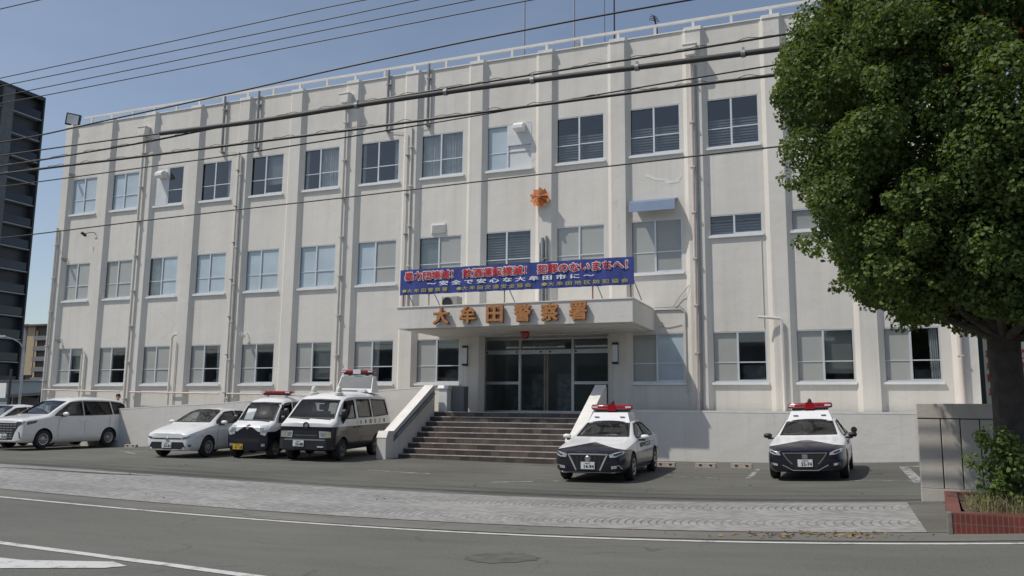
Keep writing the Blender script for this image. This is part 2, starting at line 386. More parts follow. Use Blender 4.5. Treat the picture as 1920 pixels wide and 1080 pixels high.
def text_mb(body, size, thick=0., fat=0., align='CENTER', spacing=1., res=3):
    c = bpy.data.curves.new('lettering', 'FONT'); c.body = body; c.size = size; c.extrude = thick/2; c.offset = fat
    c.align_x = align; c.align_y = 'CENTER'; c.space_character = spacing; c.resolution_u = res
    o = bpy.data.objects.new('lettering', c); COL.objects.link(o)
    bpy.context.view_layer.update()
    me = bpy.data.meshes.new_from_object(o.evaluated_get(bpy.context.evaluated_depsgraph_get()))
    mb = MB(); mb.add([v.co.copy() for v in me.vertices], [tuple(p.vertices) for p in me.polygons])
    bpy.data.objects.remove(o); bpy.data.curves.remove(c); bpy.data.meshes.remove(me)
    return mb
def xf(mb, mtx):
    r = MB(); r.v = [tuple(mtx @ Vector(v)) for v in mb.v]; r.f = mb.f; r.mi = mb.mi; return r
def bold(body, size, r, n=8, dz=.0006):
    """heavy lettering: the glyphs laid over themselves a stroke-width apart, each layer a hair deeper"""
    a = text_mb(body, size); m = MB(); m.add(a.v, a.f)
    for k in range(n):
        t = 2*math.pi*k/n; m.add([(x+r*math.cos(t), y+r*math.sin(t), z-dz*(k+1)) for x, y, z in a.v], a.f)
    return m
def fit_text(mb, x0, x1, zc, h, y):
    """stand a text mesh upright facing -y, stretched to x0..x1 and height h"""
    xs = [v[0] for v in mb.v]; ys = [v[1] for v in mb.v]
    sx = (x1-x0)/(max(xs)-min(xs)); sy = h/(max(ys)-min(ys)); my = (max(ys)+min(ys))/2; mx = min(xs)
    r = MB(); r.v = [(x0+(v[0]-mx)*sx, y-v[2], zc+(v[1]-my)*sy) for v in mb.v]; r.f = mb.f; r.mi = mb.mi; return r

# ------------------------------------------------------------------ ground surface (gentle crossfall of the forecourt)
GC = (-.041, -.031, .113, .196, -.010, .091, .100, -.072)
def gz(x, y):
    u = (np.clip(x, 6, 36.5)-25)/10; v = (np.clip(y, -26, 0)+10)/10
    return GC[0]+GC[1]*u+GC[2]*v+GC[3]*u*u+GC[4]*u*v+GC[5]*v*v+GC[6]*u**3+GC[7]*u*u*v
def frange(a, b, n): return [a+(b-a)*i/n for i in range(n+1)]
def sheet(name, xs, ys, dz, m, edge=None, kind='structure', label=None):
    """terrain-following sheet; edge(x) optionally gives (y0, y1) per column"""
    mb = MB(); ny = len(ys)
    for x in xs:
        for j, y in enumerate(ys):
            yy = y
            if edge: a, b = edge(x); yy = a+(b-a)*j/(ny-1)
            mb.v.append((x, yy, float(gz(x, yy))+dz))
    for i in range(len(xs)-1):
        for j in range(ny-1):
            a = i*ny+j; mb.f.append((a, a+ny, a+ny+1, a+1)); mb.mi.append(0)
    o = mesh_obj(name, mb, m, recalc=False, smooth=True); tag(o, label, None, None, kind); return o
def ribbon(name, pts, width, dz, m):
    mb = MB(); P = []
    for i in range(len(pts)-1):
        a, b = Vector(pts[i]), Vector(pts[i+1]); n = max(1, int((b-a).length/.6))
        for k in range(n): P.append(a.lerp(b, k/n))
    P.append(Vector(pts[-1]))
    for i, p in enumerate(P):
        d = (P[min(i+1, len(P)-1)]-P[max(i-1, 0)]).normalized(); nrm = Vector((-d.y, d.x))
        for s in (-1, 1):
            q = p+nrm*width/2*s; mb.v.append((q.x, q.y, float(gz(q.x, q.y))+dz))
    for i in range(len(P)-1): mb.f.append((2*i, 2*i+2, 2*i+3, 2*i+1)); mb.mi.append(0)
    o = mesh_obj(name, mb, m); tag(o, kind='structure'); return o
def patch_ground(name, poly, dz, m):
    mb = MB(); mb.add([(x, y, float(gz(x, y))+dz) for x, y in poly], [tuple(range(len(poly)))])
    o = mesh_obj(name, mb, m); tag(o, kind='structure'); return o

XS = [-900, -300, -120, -60, -30, -15]+frange(-8, 44, 104)+[52, 70, 110, 300, 900]
sheet('ground', XS, [-900, -300, -120, -70]+frange(-50, 8, 58)+[20, 60, 150, 400, 1500], -.16, M['ground'])
XN = frange(-40, 90, 260)
sheet('parking_lot', frange(-12, 44, 112), frange(-12.6, 8, 41), 0., M['lot'])
sheet('pavement', frange(-40, 34.12, 148), frange(-16.05, -12.15, 8), .004, M['paver'])
sheet('side_pavement', frange(34.12, 90, 60), frange(-16.05, -12.15, 8), .0, M['lot'])
sheet('paving_slabs', frange(34.62, 60, 40), frange(-15.6, -12.6, 6), .006, M['sidepave'])
sheet('gutter', XN, frange(-16.8, -15.8, 4), -.004, M['kerb'])
sheet('road', XN, frange(-44, -16.5, 40), -.012, M['road'])
ribbon('road_edge_line', [(-40, -16.90), (20, -16.86), (30, -16.95), (36, -17.04), (90, -17.1)], .11, -.006, M['line'])
ribbon('road_lane_line', [(-10, -17.9), (20, -19.86), (23.7, -20.15), (25.2, -20.27), (26.6, -20.42), (27.85, -20.62), (36, -21.9)], .14, -.006, M['line'])
patch_ground('road_zone_marking', [(20.5, -19.6-1.5), (25.0, -20.86), (25.9, -20.52), (26.25, -20.66), (26.13, -20.84), (25.3, -21.25), (24.9, -21.5), (20.5, -22.0)], -.005, M['line'])
def blob(cx, cy, rx, ry, n=22, j=.25):
    return [(cx+rx*math.cos(2*math.pi*i/n)*(1+random.uniform(-j, j)), cy+ry*math.sin(2*math.pi*i/n)*(1+random.uniform(-j, j))) for i in range(n)]
patch_ground('road_patch', blob(29.68, -18.75, .42, .36, 30, .16), -.007, mat('dark_road_patch', (.098, .098, .088), .85, var=.3, scale=4))
for pts, wd in (([(30.99, -4.05), (31.03, -6.9)], .12), ([(34.55, -3.4), (34.59, -8.1)], .22), ([(34.62, -3.35), (35.7, -3.30)], .3), ([(33.2, -7.45), (34.5, -7.70)], .10), ([(29.4, -6.7), (30.3, -6.8)], .10),
                ([(10.6, -5.9), (12.2, -6.9)], .14), ([(9.0, -6.2), (11.4, -5.6)], .12), ([(25.6, -9.6), (27.0, -8.6)], .12), ([(21.5, -8.2), (23.4, -8.3)], .12)):
    ribbon('parking_marking', pts, wd, .004, M['faint'])
patch_ground('tar_stain', [(13.8, -12.9), (17.2, -12.75), (18.6, -12.30), (17.0, -12.55), (15.2, -12.62)], .010, mat('tar_stain', (.06, .06, .058), .9, var=.4, scale=4))

# ------------------------------------------------------------------ police station
ST = thing('police_station', 'long three storey cream police station with pilasters and an entrance canopy', 'building', (18, 2, 0))
BX0, BX1, ZTOP, ZF = -.42, 36.86, 14.66, 0.0
WX0 = [.14, 2.53, 5.06, 7.64, 10.25, 12.93, 15.62, 18.36, 21.08, 23.87, 26.57, 29.20, 31.78, 34.30]
WX1 = [1.67, 4.20, 6.75, 9.35, 12.03, 14.74, 17.48, 20.23, 22.99, 25.71, 28.38, 30.97, 33.53, 35.90]
FL = {1: (2.56, 4.19), 2: (6.34, 8.06), 3: (10.37, 12.08)}
PR = [0., 2.50, 5.04, 7.62, 10.25, 12.91, 15.60, 18.31, 21.06, 23.80, 26.50, 29.15, 31.72, 34.22, 36.84]   # right front edge of pilasters
PW, PD, PS = .50, .16, .17
openings = {i: [] for i in range(14)}
for i in range(14):
    for fl in (1, 2, 3):
        z0, z1 = FL[fl]
        if fl == 1 and i in (8, 9): continue
        if fl == 2 and i >= 11: z0 = 7.36
        if fl == 2 and i == 10: z0 = 6.23
        openings[i].append((fl, z0, z1))
mb = MB(); TH = .22
bl = [BX0]+[(WX1[i]+WX0[i+1])/2 for i in range(13)]+[BX1]
ENT = (20.80, 25.79, 1.55, 4.22)     # recessed entrance
def wq(x0, x1, z0, z1):
    if x1-x0 > 1e-4 and z1-z0 > 1e-4: mb.quad((x0, 0, z0), (x1, 0, z0), (x1, 0, z1), (x0, 0, z1))
for i in range(14):
    a, b = bl[i], bl[i+1]
    ops = [(WX0[i], WX1[i], z0, z1) for _, z0, z1 in openings[i]]
    if i == 8: ops = [(ENT[0], b, ENT[2], ENT[3])]+ops
    if i == 9: ops = [(a, ENT[1], ENT[2], ENT[3])]+ops
    if i == 10:
        pass
    z = ZF
    for (x0, x1, z0, z1) in ops:
        wq(a, b, z, z0); wq(a, x0, z0, z1); wq(x1, b, z0, z1); z = z1
        if z0 != ENT[2]:
            for q in (((x0, 0, z0), (x0, TH, z0), (x0, TH, z1), (x0, 0, z1)), ((x1, 0, z0), (x1, TH, z0), (x1, TH, z1), (x1, 0, z1)),
                      ((x0, 0, z0), (x1, 0, z0), (x1, TH, z0), (x0, TH, z0)), ((x0, 0, z1), (x1, 0, z1), (x1, TH, z1), (x0, TH, z1))): mb.quad(*q)
    wq(a, b, z, ZTOP)
DY = 1.0
for q in (((ENT[0], 0, ENT[2]), (ENT[0], DY+.2, ENT[2]), (ENT[0], DY+.2, ENT[3]), (ENT[0], 0, ENT[3])), ((ENT[1], 0, ENT[2]), (ENT[1], DY+.2, ENT[2]), (ENT[1], DY+.2, ENT[3]), (ENT[1], 0, ENT[3])),
          ((ENT[0], 0, ENT[3]), (ENT[1], 0, ENT[3]), (ENT[1], DY+.2, ENT[3]), (ENT[0], DY+.2, ENT[3]))): mb.quad(*q)
BY = 13.
mb.quad((BX0, 0, ZF), (BX0, BY, ZF), (BX0, BY, ZTOP), (BX0, 0, ZTOP)); mb.quad((BX1, 0, ZF), (BX1, BY, ZF), (BX1, BY, ZTOP), (BX1, 0, ZTOP))
mb.quad((BX0, BY, ZF), (BX1, BY, ZF), (BX1, BY, ZTOP), (BX0, BY, ZTOP)); mb.quad((BX0, 0, ZTOP-.35), (BX1, 0, ZTOP-.35), (BX1, BY, ZTOP-.35), (BX0, BY, ZTOP-.35))
part('wall', mb, M['wall'], ST, recalc=False)
# dim rooms behind the windows
for z0, z1, im in ((.4, 4.9, 'inside1'), (5.3, 9.0, 'inside'), (9.3, 13.2, 'inside')):
    mb = MB(); ys = .23
    x0, x1, y1 = BX0+.2, BX1-.2, 5.
    for k in range(14):
        yb_ = 2.1 if im == 'inside1' and k not in (8, 9) else y1
        mb.quad((bl[k]+.2*(k == 0), yb_, z0), (bl[k+1]-.2*(k == 13), yb_, z0), (bl[k+1]-.2*(k == 13), yb_, z1), (bl[k]+.2*(k == 0), yb_, z1))
    mb.quad((x0, ys, z0), (x1, ys, z0), (x1, y1, z0), (x0, y1, z0)); mb.quad((x0, ys, z1), (x1, ys, z1), (x1, y1, z1), (x0, y1, z1))
    for k in range(0, 15):
        xx = bl[k]+(.2 if k == 0 else (-.2 if k == 14 else 0))
        if k in (9,) and z0 < 1: continue
        mb.quad((xx, ys, z0), (xx, y1, z0), (xx, y1, z1), (xx, ys, z1))
    part('interior', mb, M[im], ST, recalc=False)
# pilasters: splayed sides, cap stones
for k in range(15):
    r = PR[k]; l = r-PW if k else BX0+.02
    zb = 0. if k not in (9,) else 4.98
    mb = MB(); poly = [(l-(PS if k else 0), .02), (l, -PD), (r, -PD), (r+(PS if k < 14 else .0), .02)]
    mb.prism(poly, zb, 14.58, 'z')
    p = part('pilaster', mb, M['wall'], ST)
    mb = MB(); mb.prism([(l-.03-(PS if k else 0), .26), (l-.03, -PD-.03), (r+.03, -PD-.03), (r+.03+(PS if k < 14 else 0), .26)], 14.583, 14.66+.045, 'z')
    part('pilaster_cap', mb, M['cap'], ST, sub=p)
mb = MB(); mb.box(BX0-.02, BX1+.02, -.045, .33, ZTOP, ZTOP+.04)
part('parapet_coping', mb, M['cap'], ST)
mb = MB()
zr = 15.02
mb.box(BX0+.9, BX1-.1, -.03, .05, zr-.04, zr+.05)
for k in range(15):
    xs = [PR[k]-.25] + ([(PR[k]+PR[k+1])/2-.25] if k < 14 else [])
    for x in xs:
        if x > BX0+.5: mb.box(x-.045, x+.045, -.028, .048, ZTOP+.046, zr-.04)
part('rooftop_railing', mb, M['trim'], ST)

# windows
GY = .052
def window(i, fl, z0, z1, L, Rr, extra=()):
    x0, x1 = WX0[i], WX1[i]; xm = (x0+x1)/2; fr = MB(); e = .035
    small = (z1-z0) < 1
    fr.box(x0+.002, x0+e, GY-.045, GY+.06, z0+.002, z1-.002); fr.box(x1-e, x1-.002, GY-.045, GY+.06, z0+.002, z1-.002)
    fr.box(x0+e, x1-e, GY-.045, GY+.06, z1-e, z1-.002); fr.box(x0+e, x1-e, GY-.045, GY+.06, z0+.002, z0+.05)
    fr.box(xm-.03, xm+.03, GY-.04, GY+.055, z0+.05, z1-e)
    zt = z0+(z1-z0)*.395
    if not small:
        fr.box(x0+e, xm-.03, GY+.012, GY+.045, zt-.016, zt+.016); fr.box(xm+.03, x1-e, GY-.03, GY+.02, zt-.018, zt+.018)
    fr.box(xm+.03, x1-e, GY-.032, GY+.02, z0+.05, z0+.085)
    w_ = part('window', fr, M['alu'], ST)
    gm = MB(); mats = []
    for a, b, kind, yy in ((x0+e, xm-.03, L, GY+.03), (xm+.03, x1-e, Rr, GY)):
        k = {'f': 'frost', 'F': 'frost2', 's': 'skypaint', 'p': 'panel'}.get(kind, 'glass')
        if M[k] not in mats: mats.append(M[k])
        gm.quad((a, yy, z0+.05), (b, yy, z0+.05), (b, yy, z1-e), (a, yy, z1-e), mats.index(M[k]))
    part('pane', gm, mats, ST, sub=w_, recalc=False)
    s = MB(); s.box(x0-.06, x1+.05, -.075, .05, z0-.075, z0-.0)
    s.add([], [])
    part('sill', s, M['whitealu'], ST, sub=w_)
    for kind, a, b in (('x',)+(None,)*2,)[:0] or ():
        pass
    for side, kind in ((0, L), (1, Rr)):
        a, b = (x0+e, xm) if side == 0 else (xm, x1-e)
        if kind == 'c':                                   # curtain drawn behind clear glass
            cm = MB(); n = 26
            for q in range(n+1):
                x = a+(b-a)*q/n; y = .16+.035*math.sin(q*1.9)+random.uniform(-.012, .012)
                cm.v += [(x, y, z0), (x, y, z1)]
            for q in range(n): cm.f.append((2*q, 2*q+2, 2*q+3, 2*q+1)); cm.mi.append(0)
            part('curtain', cm, M['curtain'], ST, sub=w_, smooth=True)
        elif kind in 'lr':                                 # curtain pulled aside
            c0, c1 = (a, a+.22) if kind == 'l' else (b-.24, b)
            cm = MB(); n = 12
            for q in range(n+1):
                x = c0+(c1-c0)*q/n; y = .16+.04*math.sin(q*2.1)
                cm.v += [(x, y, z0), (x+(random.uniform(-.04, .0) if kind == 'r' else .02), y, z1)]
            for q in range(n): cm.f.append((2*q, 2*q+2, 2*q+3, 2*q+1)); cm.mi.append(0)
            part('curtain', cm, M['curtain'], ST, sub=w_, smooth=True)
        elif kind == 'b':                                  # slatted blind part lowered
            bm_ = MB(); zz = z0+.02
            while zz < z1-.06-(.62 if fl == 3 else .1)*random.uniform(.9, 1.1):
                bm_.box(a+.02, b-.02, .20, .235, zz, zz+.05); zz += .095
            part('blind', bm_, M['blind'], ST, sub=w_)
        elif kind == 'w':                                  # roller blind most of the way down
            bm_ = MB(); bm_.box(a+.02, b-.02, .17, .18, z0+random.uniform(.1, .35)*(z1-z0), z1-.02)
            part('blind', bm_, M['frost2'], ST, sub=w_)
    return w_
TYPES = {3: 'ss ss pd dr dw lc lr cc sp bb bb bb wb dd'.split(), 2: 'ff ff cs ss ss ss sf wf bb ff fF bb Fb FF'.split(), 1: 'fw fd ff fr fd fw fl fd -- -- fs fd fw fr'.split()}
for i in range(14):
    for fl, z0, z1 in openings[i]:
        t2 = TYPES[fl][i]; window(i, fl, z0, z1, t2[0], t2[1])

# desks and cabinets standing just inside the ground floor windows
mb = MB()
for i in range(14):
    if i in (8, 9): continue
    xm_ = (WX0[i]+WX1[i])/2; a = random.uniform(.0, .25); h_ = random.uniform(.15, .55)
    mb.box(xm_+a, xm_+a+random.uniform(.35, .7), .75, 1.3, 1.6, 2.6+h_); mb.box(xm_+.1, WX1[i]-.05, .5, .72, 1.6, 2.62+random.uniform(0, .2)); mb.box(xm_-.1, xm_+.8, 1.6, 2.0, 1.6, 3.3+random.uniform(-.2, .5))
part('office_furniture', mb, mat('grey_office_furniture', (.32, .33, .33), .6, var=.4, scale=2.5), ST)
# hoods, vents and awning on the wall
def hood(x, z, x0, x1, zt):
    mb = MB()
    prof = [(-.36, z-.10), (-.36, z+.02), (-.22, z+.13), (.03, z+.13), (.03, z-.16), (-.16, z-.16)]
    mb.prism(prof, x-.19, x+.19, 'x')
    part('vent_hood', mb, M['white'], ST)
hood(5.62, 11.76, 0, 0, 0); hood(22.55, 11.90, 0, 0, 0)
for q in ((22.02, 22.97, 11.27, 12.04), (5.10, 5.88, 10.42, 12.04)): mb = MB(); mb.box(q[0], q[1], -.005, .04, q[2], q[3]); part('blanking_panel', mb, M['panel'], ST)
mb = MB(); mb.box(18.96, 19.56, -.045, .01, 8.18, 8.55)
for k in range(6): mb.add([(18.99, -.05, 8.22+k*.055), (19.53, -.05, 8.22+k*.055), (19.53, -.09, 8.20+k*.055), (18.99, -.09, 8.20+k*.055)], [(0, 1, 2, 3)])
part('vent_grille', mb, M['whitealu'], ST)
mb = MB(); n = 9
prof = [(.0, 8.78), (-.34, 8.70), (-.52, 8.60), (-.57, 8.26), (-.53, 8.26), (-.48, 8.56), (-.32, 8.65), (.0, 8.72)]
mb.prism(prof, 26.70, 28.25, 'x'); part('awning', mb, M['awning'], ST)

mb = MB(); mb.prism([(27.15, 9.62), (27.5, 9.44), (27.8, 9.40), (27.9, 9.28), (28.3, 9.30), (28.42, 9.52), (28.40, 9.62), (28.25, 9.40), (27.97, 9.38), (27.88, 9.48), (27.55, 9.53), (27.2, 9.70)], -.006, .002, 'y')
part('plaster_repair', mb, M['cap'], ST)
# drainpipes with hopper heads
def drain(x, z1, z0, y=-.27, r=.055, m='pipe', head=True, off=.0, brackets=True):
    mb = MB(); mb.tube([(x, y, z1), (x+off, y, z0)], r, 10)
    if brackets:
        z = z1-.8
        while z > z0:
            xx = x+off*(z1-z)/(z1-z0); mb.box(xx-.075, xx+.075, y-.07, y+.12, z-.02, z+.02); z -= 1.55
    p = part('drainpipe', mb, M[m], ST, smooth=True)
    if head:
        h = MB(); h.prism([(x-.17, z1-.02), (x-.22, z1+.34), (x+.22, z1+.34), (x+.17, z1-.02)], y-.19, y+.17, 'y')
        h.box(x-.25, x+.25, y-.21, y+.17, z1+.34, z1+.40)
        part('hopper_head', h, M['trim'], ST, sub=p, bevel=.015)
drain(4.58, 13.60, 0.7); drain(15.13, 13.72, 1.2); drain(28.83, 13.60, 1.63, m='pinkpipe'); drain(36.38, 13.4, 1.0, m='pinkpipe', r=.07, head=False)
drain(-.30, 9.75, .2, y=-.24, m='pipe', head=False); drain(10.02, 12.1, .8, m='pipe', head=False, y=-.22, r=.045); drain(9.87, 12.3, .8, m='greypipe', head=False, y=-.19, r=.016)
drain(18.12, 12.4, 5.0, m='pipe', head=False, y=-.20, r=.028); drain(17.96, 12.1, 5.0, m='greypipe', head=False, y=-.19, r=.014)
drain(28.98, 13.3, 1.63, y=-.20, r=.022, m='greypipe', head=False, brackets=False)
drain(23.50, 7.66, 5.02, m='greypipe', head=False, y=-.24, r=.06); drain(23.64, 7.72, 5.02, m='greypipe', head=False, y=-.22, r=.045); drain(23.37, 7.5, 5.02, m='trim', head=False, y=-.22, r=.05)
for x in (8.86, 10.66, 16.95, 18.74):
    mb = MB(); mb.tube([(x, -.11, 14.92), (x, -.11, 12.50), (x, -.05, 12.38)], .055, 10); mb.box(x-.08, x+.08, -.16, .0, 12.42, 12.46); mb.box(x-.08, x+.08, -.16, .0, 14.30, 14.34)
    part('overflow_pipe', mb, M['greypipe'], ST, smooth=True)
for (pts, r, m) in (([(-.35, -.26, 2.33), (4.3, -.26, 2.25)], .035, 'pinkpipe'), ([(4.85, -.26, 2.23), (9.6, -.26, 2.17)], .035, 'pinkpipe'), ([(10.0, -.26, 2.17), (14.9, -.26, 2.12)], .035, 'pinkpipe'),
                    ([(1.88, -.22, .8), (1.88, -.22, 3.85), (1.96, -.22, 4.02), (2.05, -.22, 3.85), (2.05, -.22, 2.3)], .04, 'trim'),
                    ([(6.93, -.22, .8), (6.93, -.22, 4.50), (6.99, -.20, 4.62), (7.08, -.1, 4.66)], .05, 'trim'), ([(7.18, -.20, .8), (7.18, -.20, 4.3)], .02, 'pipe'),
                    ([(30.78, -.40, 4.60), (31.42, -.26, 4.54), (31.47, -.25, 4.50), (31.47, -.25, 1.64)], .045, 'trim'),
                    ([(27.42, -.03, 4.98), (28.30, -.03, 4.97), (28.42, -.03, 4.88), (28.44, -.03, 2.2)], .022, 'pipe'), ([(27.42, -.03, 5.05), (28.30, -.03, 5.06), (28.47, -.03, 4.85), (28.49, -.03, 4.4)], .012, 'greypipe'),
                    ([(28.05, -.04, 5.08), (28.32, -.06, 5.45), (28.62, -.16, 5.75)], .010, 'greypipe'), ([(27.55, -.02, 4.42), (27.9, -.02, 4.40), (28.3, -.02, 4.48)], .010, 'pipe'),
                    ([(8.9, -.05, 12.45), (9.5, -.05, 12.36), (10.5, -.05, 12.42)], .012, 'pipe'), ([(16.98, -.05, 12.42), (17.6, -.05, 12.30), (18.7, -.05, 12.42)], .012, 'pipe'),
                    ([(30.92, -.02, 7.28), (30.92, -.02, 4.3)], .010, 'pipe')):
    mb = MB(); mb.tube(pts, r, 8); part('wall_pipe', mb, M[m], ST, smooth=True)

# canopy
CX0, CX1, CY, CZ0, CZ1 = 19.36, 27.41, -3.10, 4.27, 4.97
mb = MB(); mb.box(CX0, CX1, CY, -.002, CZ0, CZ1); cn = part('canopy', mb, M['wall2'], ST)
mb = MB(); mb.box(CX0-.03, CX1+.03, CY-.03, -.17, CZ1+.002, CZ1+.035); part('canopy_coping', mb, M['cap'], ST, sub=cn)
mb = MB(); mb.box(CX0+.25, CX1-.25, CY+.25, -.18, CZ0-.03, CZ0-.003); part('soffit', mb, M['wall2'], ST, sub=cn)
mb = MB(); mb.lathe([(.0, -.26), (.09, -.25), (.15, -.18), (.17, -.08), (.14, -.03), (.14, .0)], (23.30, -1.4, CZ0-.028), 'z', 18); part('entrance_lamp', mb, M['lightbar'], ST, sub=cn, smooth=True)
mb = MB()
for x in (21.9, 25.0): mb.box(x-.55, x+.55, -1.0, -.92, CZ0-.055, CZ0-.032)
part('fluorescent_lamp', mb, M['panel'], ST, sub=cn)
# entrance doors (recessed)
FLZ = 1.55; dx0, dx1 = ENT[0]+.002, ENT[1]-.002
mb = MB(); v1, v2 = 22.22, 24.24; zt = 3.72
mb.box(dx0, dx0+.05, DY-.05, DY+.05, FLZ, ENT[3]-.002); mb.box(dx1-.05, dx1, DY-.05, DY+.05, FLZ, ENT[3]-.002)
for x in (v1, v2): mb.box(x-.045, x+.045, DY-.055, DY+.05, FLZ, ENT[3]-.06)
mb.box(dx0+.05, dx1-.05, DY-.05, DY+.05, ENT[3]-.06, ENT[3]-.002)
for a, b in ((dx0+.05, v1-.045), (v1+.045, v2-.045), (v2+.045, dx1-.05)): mb.box(a, b, DY-.06, DY+.05, zt-.075, zt+.075); mb.box(a, b, DY-.05, DY+.05, FLZ, FLZ+.06)
mb.box(dx0+.05, v1-.045, DY-.045, DY+.045, 2.55, 2.65); mb.box(v2+.045, dx1-.05, DY-.045, DY+.045, 2.55, 2.65)
ed = part('entrance_door', mb, M['alu'], ST)
xm = (v1+v2)/2; mb = MB()
for a in (xm-.09, xm+.012): mb.box(a, a+.078, DY-.03, DY+.03, FLZ+.06, zt-.075)
mb.box(v1+.045, v1+.075, DY-.02, DY+.02, FLZ+.06, zt-.075); mb.box(v2-.075, v2-.045, DY-.02, DY+.02, FLZ+.06, zt-.075)
part('sliding_leaf', mb, mat('bronze_door_frame', (.20, .18, .14), .4, .5), ST, sub=ed)
mb = MB()
for a, b in ((dx0+.05, v1-.045), (v1+.045, v2-.045), (v2+.045, dx1-.05)):
    mb.quad((a, DY, FLZ+.06), (b, DY, FLZ+.06), (b, DY, zt-.075), (a, DY, zt-.075)); mb.quad((a, DY+.001, zt+.075), (b, DY+.001, zt+.075), (b, DY+.001, ENT[3]-.06), (a, DY+.001, ENT[3]-.06))
part('pane', mb, M['glass'], ST, sub=ed, recalc=False)
part('lettering', fit_text(text_mb('POLICE', .3, 0, .004), 22.62, 23.60, 3.98, .17, DY-.012), mat('faint_letters', (.20, .21, .21), .5, var=0), ST, sub=ed)
mb = MB()
for x in (dx0+.12, v1-.12, xm-.2, xm+.16, v2+.12): mb.box(x-.03, x+.03, DY-.075, DY-.06, zt-.03, zt+.03)
part('door_sensor', mb, M['dark'], ST, sub=ed)
mb = MB(); mb.box(dx0, dx1, DY-.1, 4.9, FLZ-.06, FLZ-.004); part('lobby_floor', mb, mat('lobby_floor_tiles', (.13, .125, .115), .4), ST)
mb = MB()
for (x, y) in ((21.7, 3.2), (24.8, 2.6)): mb.box(x-.6, x+.6, y, y+.08, 4.62, 4.68)
part('lobby_tube_lamp', mb, M['tube'], ST)
mb = MB(); mb.box(22.35, 22.95, 1.9, 1.93, 1.75, 2.95); mb.box(23.45, 24.0, 1.6, 1.63, 1.62, 2.95); mb.box(21.0, 21.9, 3.4, 3.9, 1.55, 2.5); mb.box(24.4, 25.6, 2.9, 3.5, 1.55, 2.6)
part('notice_board', mb, mat('dim_noticeboards', (.26, .27, .27), .7, var=.5, scale=6), ST)
# piers beside the doors with their lamps
for (x0, x1) in ((20.30, ENT[0]), (ENT[1], 26.50)):
    mb = MB(); mb.prism([(x0+.0, -.0015), (x0+.06, -.10), (x1-.06 if x0 < 22 else x1, -.10), (x1, -.0015)], 1.5, 4.265, 'z'); part('entrance_pier', mb, M['wall2'], ST)
for x in (20.55, 26.10):
    mb = MB(); mb.box(x-.10, x+.10, -.17, -.10, 3.18, 3.90); l = part('wall_lamp', mb, M['dark'], ST)
    mb = MB(); mb.box(x-.085, x+.085, -.245, -.172, 3.25, 3.83); part('lamp_shade', mb, M['lamp'], ST, sub=l, bevel=.02)
    mb = MB(); mb.box(x-.10, x+.10, -.255, -.172, 3.18, 3.248); mb.box(x-.10, x+.10, -.255, -.172, 3.832, 3.90); part('lamp_bracket', mb, M['dark'], ST, sub=l)

# ------------------------------------------------------------------ stairs, terrace and ramp
SX0, SX1 = 20.08, 25.86; NZ = 9; LZ = 1.545; TR = .30; YB = -1.62
SS = thing('entrance_staircase', 'broad brown tiled staircase with nine steps and white side walls up to the entrance', 'stairs', (23, -3, 0))
mb = MB(); rise = (LZ-.06)/NZ; nos = []
mb.box(SX0, SX1, YB, DY-.1, .0, LZ)
for k in range(1, NZ):
    z = LZ-k*rise; y0 = YB-k*TR
    mb.box(SX0, SX1, y0, y0+TR, -.3, z)
part('step', mb, M['step'], SS)
for k in range(NZ):
    z = LZ-k*rise; y0 = YB-k*TR; mb = MB(); mb.box(SX0+.02, SX1-.02, y0-.006, y0+.045, z-.022, z+.006); part('step_nosing', mb, M['nosing'], SS)
for s, (x0, x1) in ((0, (19.76, 20.08)), (1, (25.86, 26.18))):
    pr = [(YB+.02, -.3), (YB+.02, 2.36), (YB-.10, 2.40), (-4.36, .90), (-4.70, .90), (-4.82, .70), (-4.82, -.3)]
    mb = MB(); mb.prism([(a, b) for a, b in pr], x0, x1, 'x'); ck = part('side_wall', mb, M['wall2'], SS)
    mb = MB(); c = [(YB-.10, 2.402), (-4.36, .902), (-4.70, .902), (-4.82, .702)]; cu = [(a-.01, b+.035) for a, b in c]
    for (a, b) in zip(range(3), range(1, 4)):
        mb.add([(x0-.015, c[a][0], c[a][1]), (x1+.015, c[a][0], c[a][1]), (x1+.015, c[b][0], c[b][1]), (x0-.015, c[b][0], c[b][1]), (x0-.015, cu[a][0], cu[a][1]), (x1+.015, cu[a][0], cu[a][1]), (x1+.015, cu[b][0], cu[b][1]), (x0-.015, cu[b][0], cu[b][1])],
               [(0, 3, 2, 1), (4, 5, 6, 7), (0, 1, 5, 4), (2, 3, 7, 6), (1, 2, 6, 5), (0, 4, 7, 3)])
    part('wall_coping', mb, M['cap'], SS, sub=ck)
    sx = x1+.06 if s == 0 else x0-.06
    mb = MB(); mb.tube([(sx, -1.75, 2.16), (sx, -4.25, .78)], .04, 10); 
    for q in (.08, .5, .92): yy = -1.75-2.5*q; zz = 2.16-1.38*q; mb.tube([(sx, yy, zz), (x1 if s == 0 else x0, yy, zz-.03)], .015, 6)
    part('handrail', mb, M['greypipe'], SS, sub=ck, smooth=True)
    pr2 = [(YB-.06, 2.25), (-4.36, .80), (-4.36, .60), (YB-.06, 2.05)]
    mb = MB(); mb.prism(pr2, (x1, x1+.012)[0] if s == 0 else x0-.012, x1+.012 if s == 0 else x0, 'x'); part('wall_band', mb, mat('grey_rail_band', (.20, .195, .185), .6), SS, sub=ck)
TW = thing('terrace_wall', 'low cream retaining wall of the terrace right of the stairs', 'retaining wall', (31, -1.5, 0))
mb = MB(); mb.box(26.182, 37.4, -1.6, -.30, -.4, 1.60); part('retaining_wall', mb, M['wall2'], TW)
mb = MB(); mb.box(26.185, 37.43, -1.606, -.301, 1.602, 1.66); part('wall_coping', mb, M['cap'], TW)
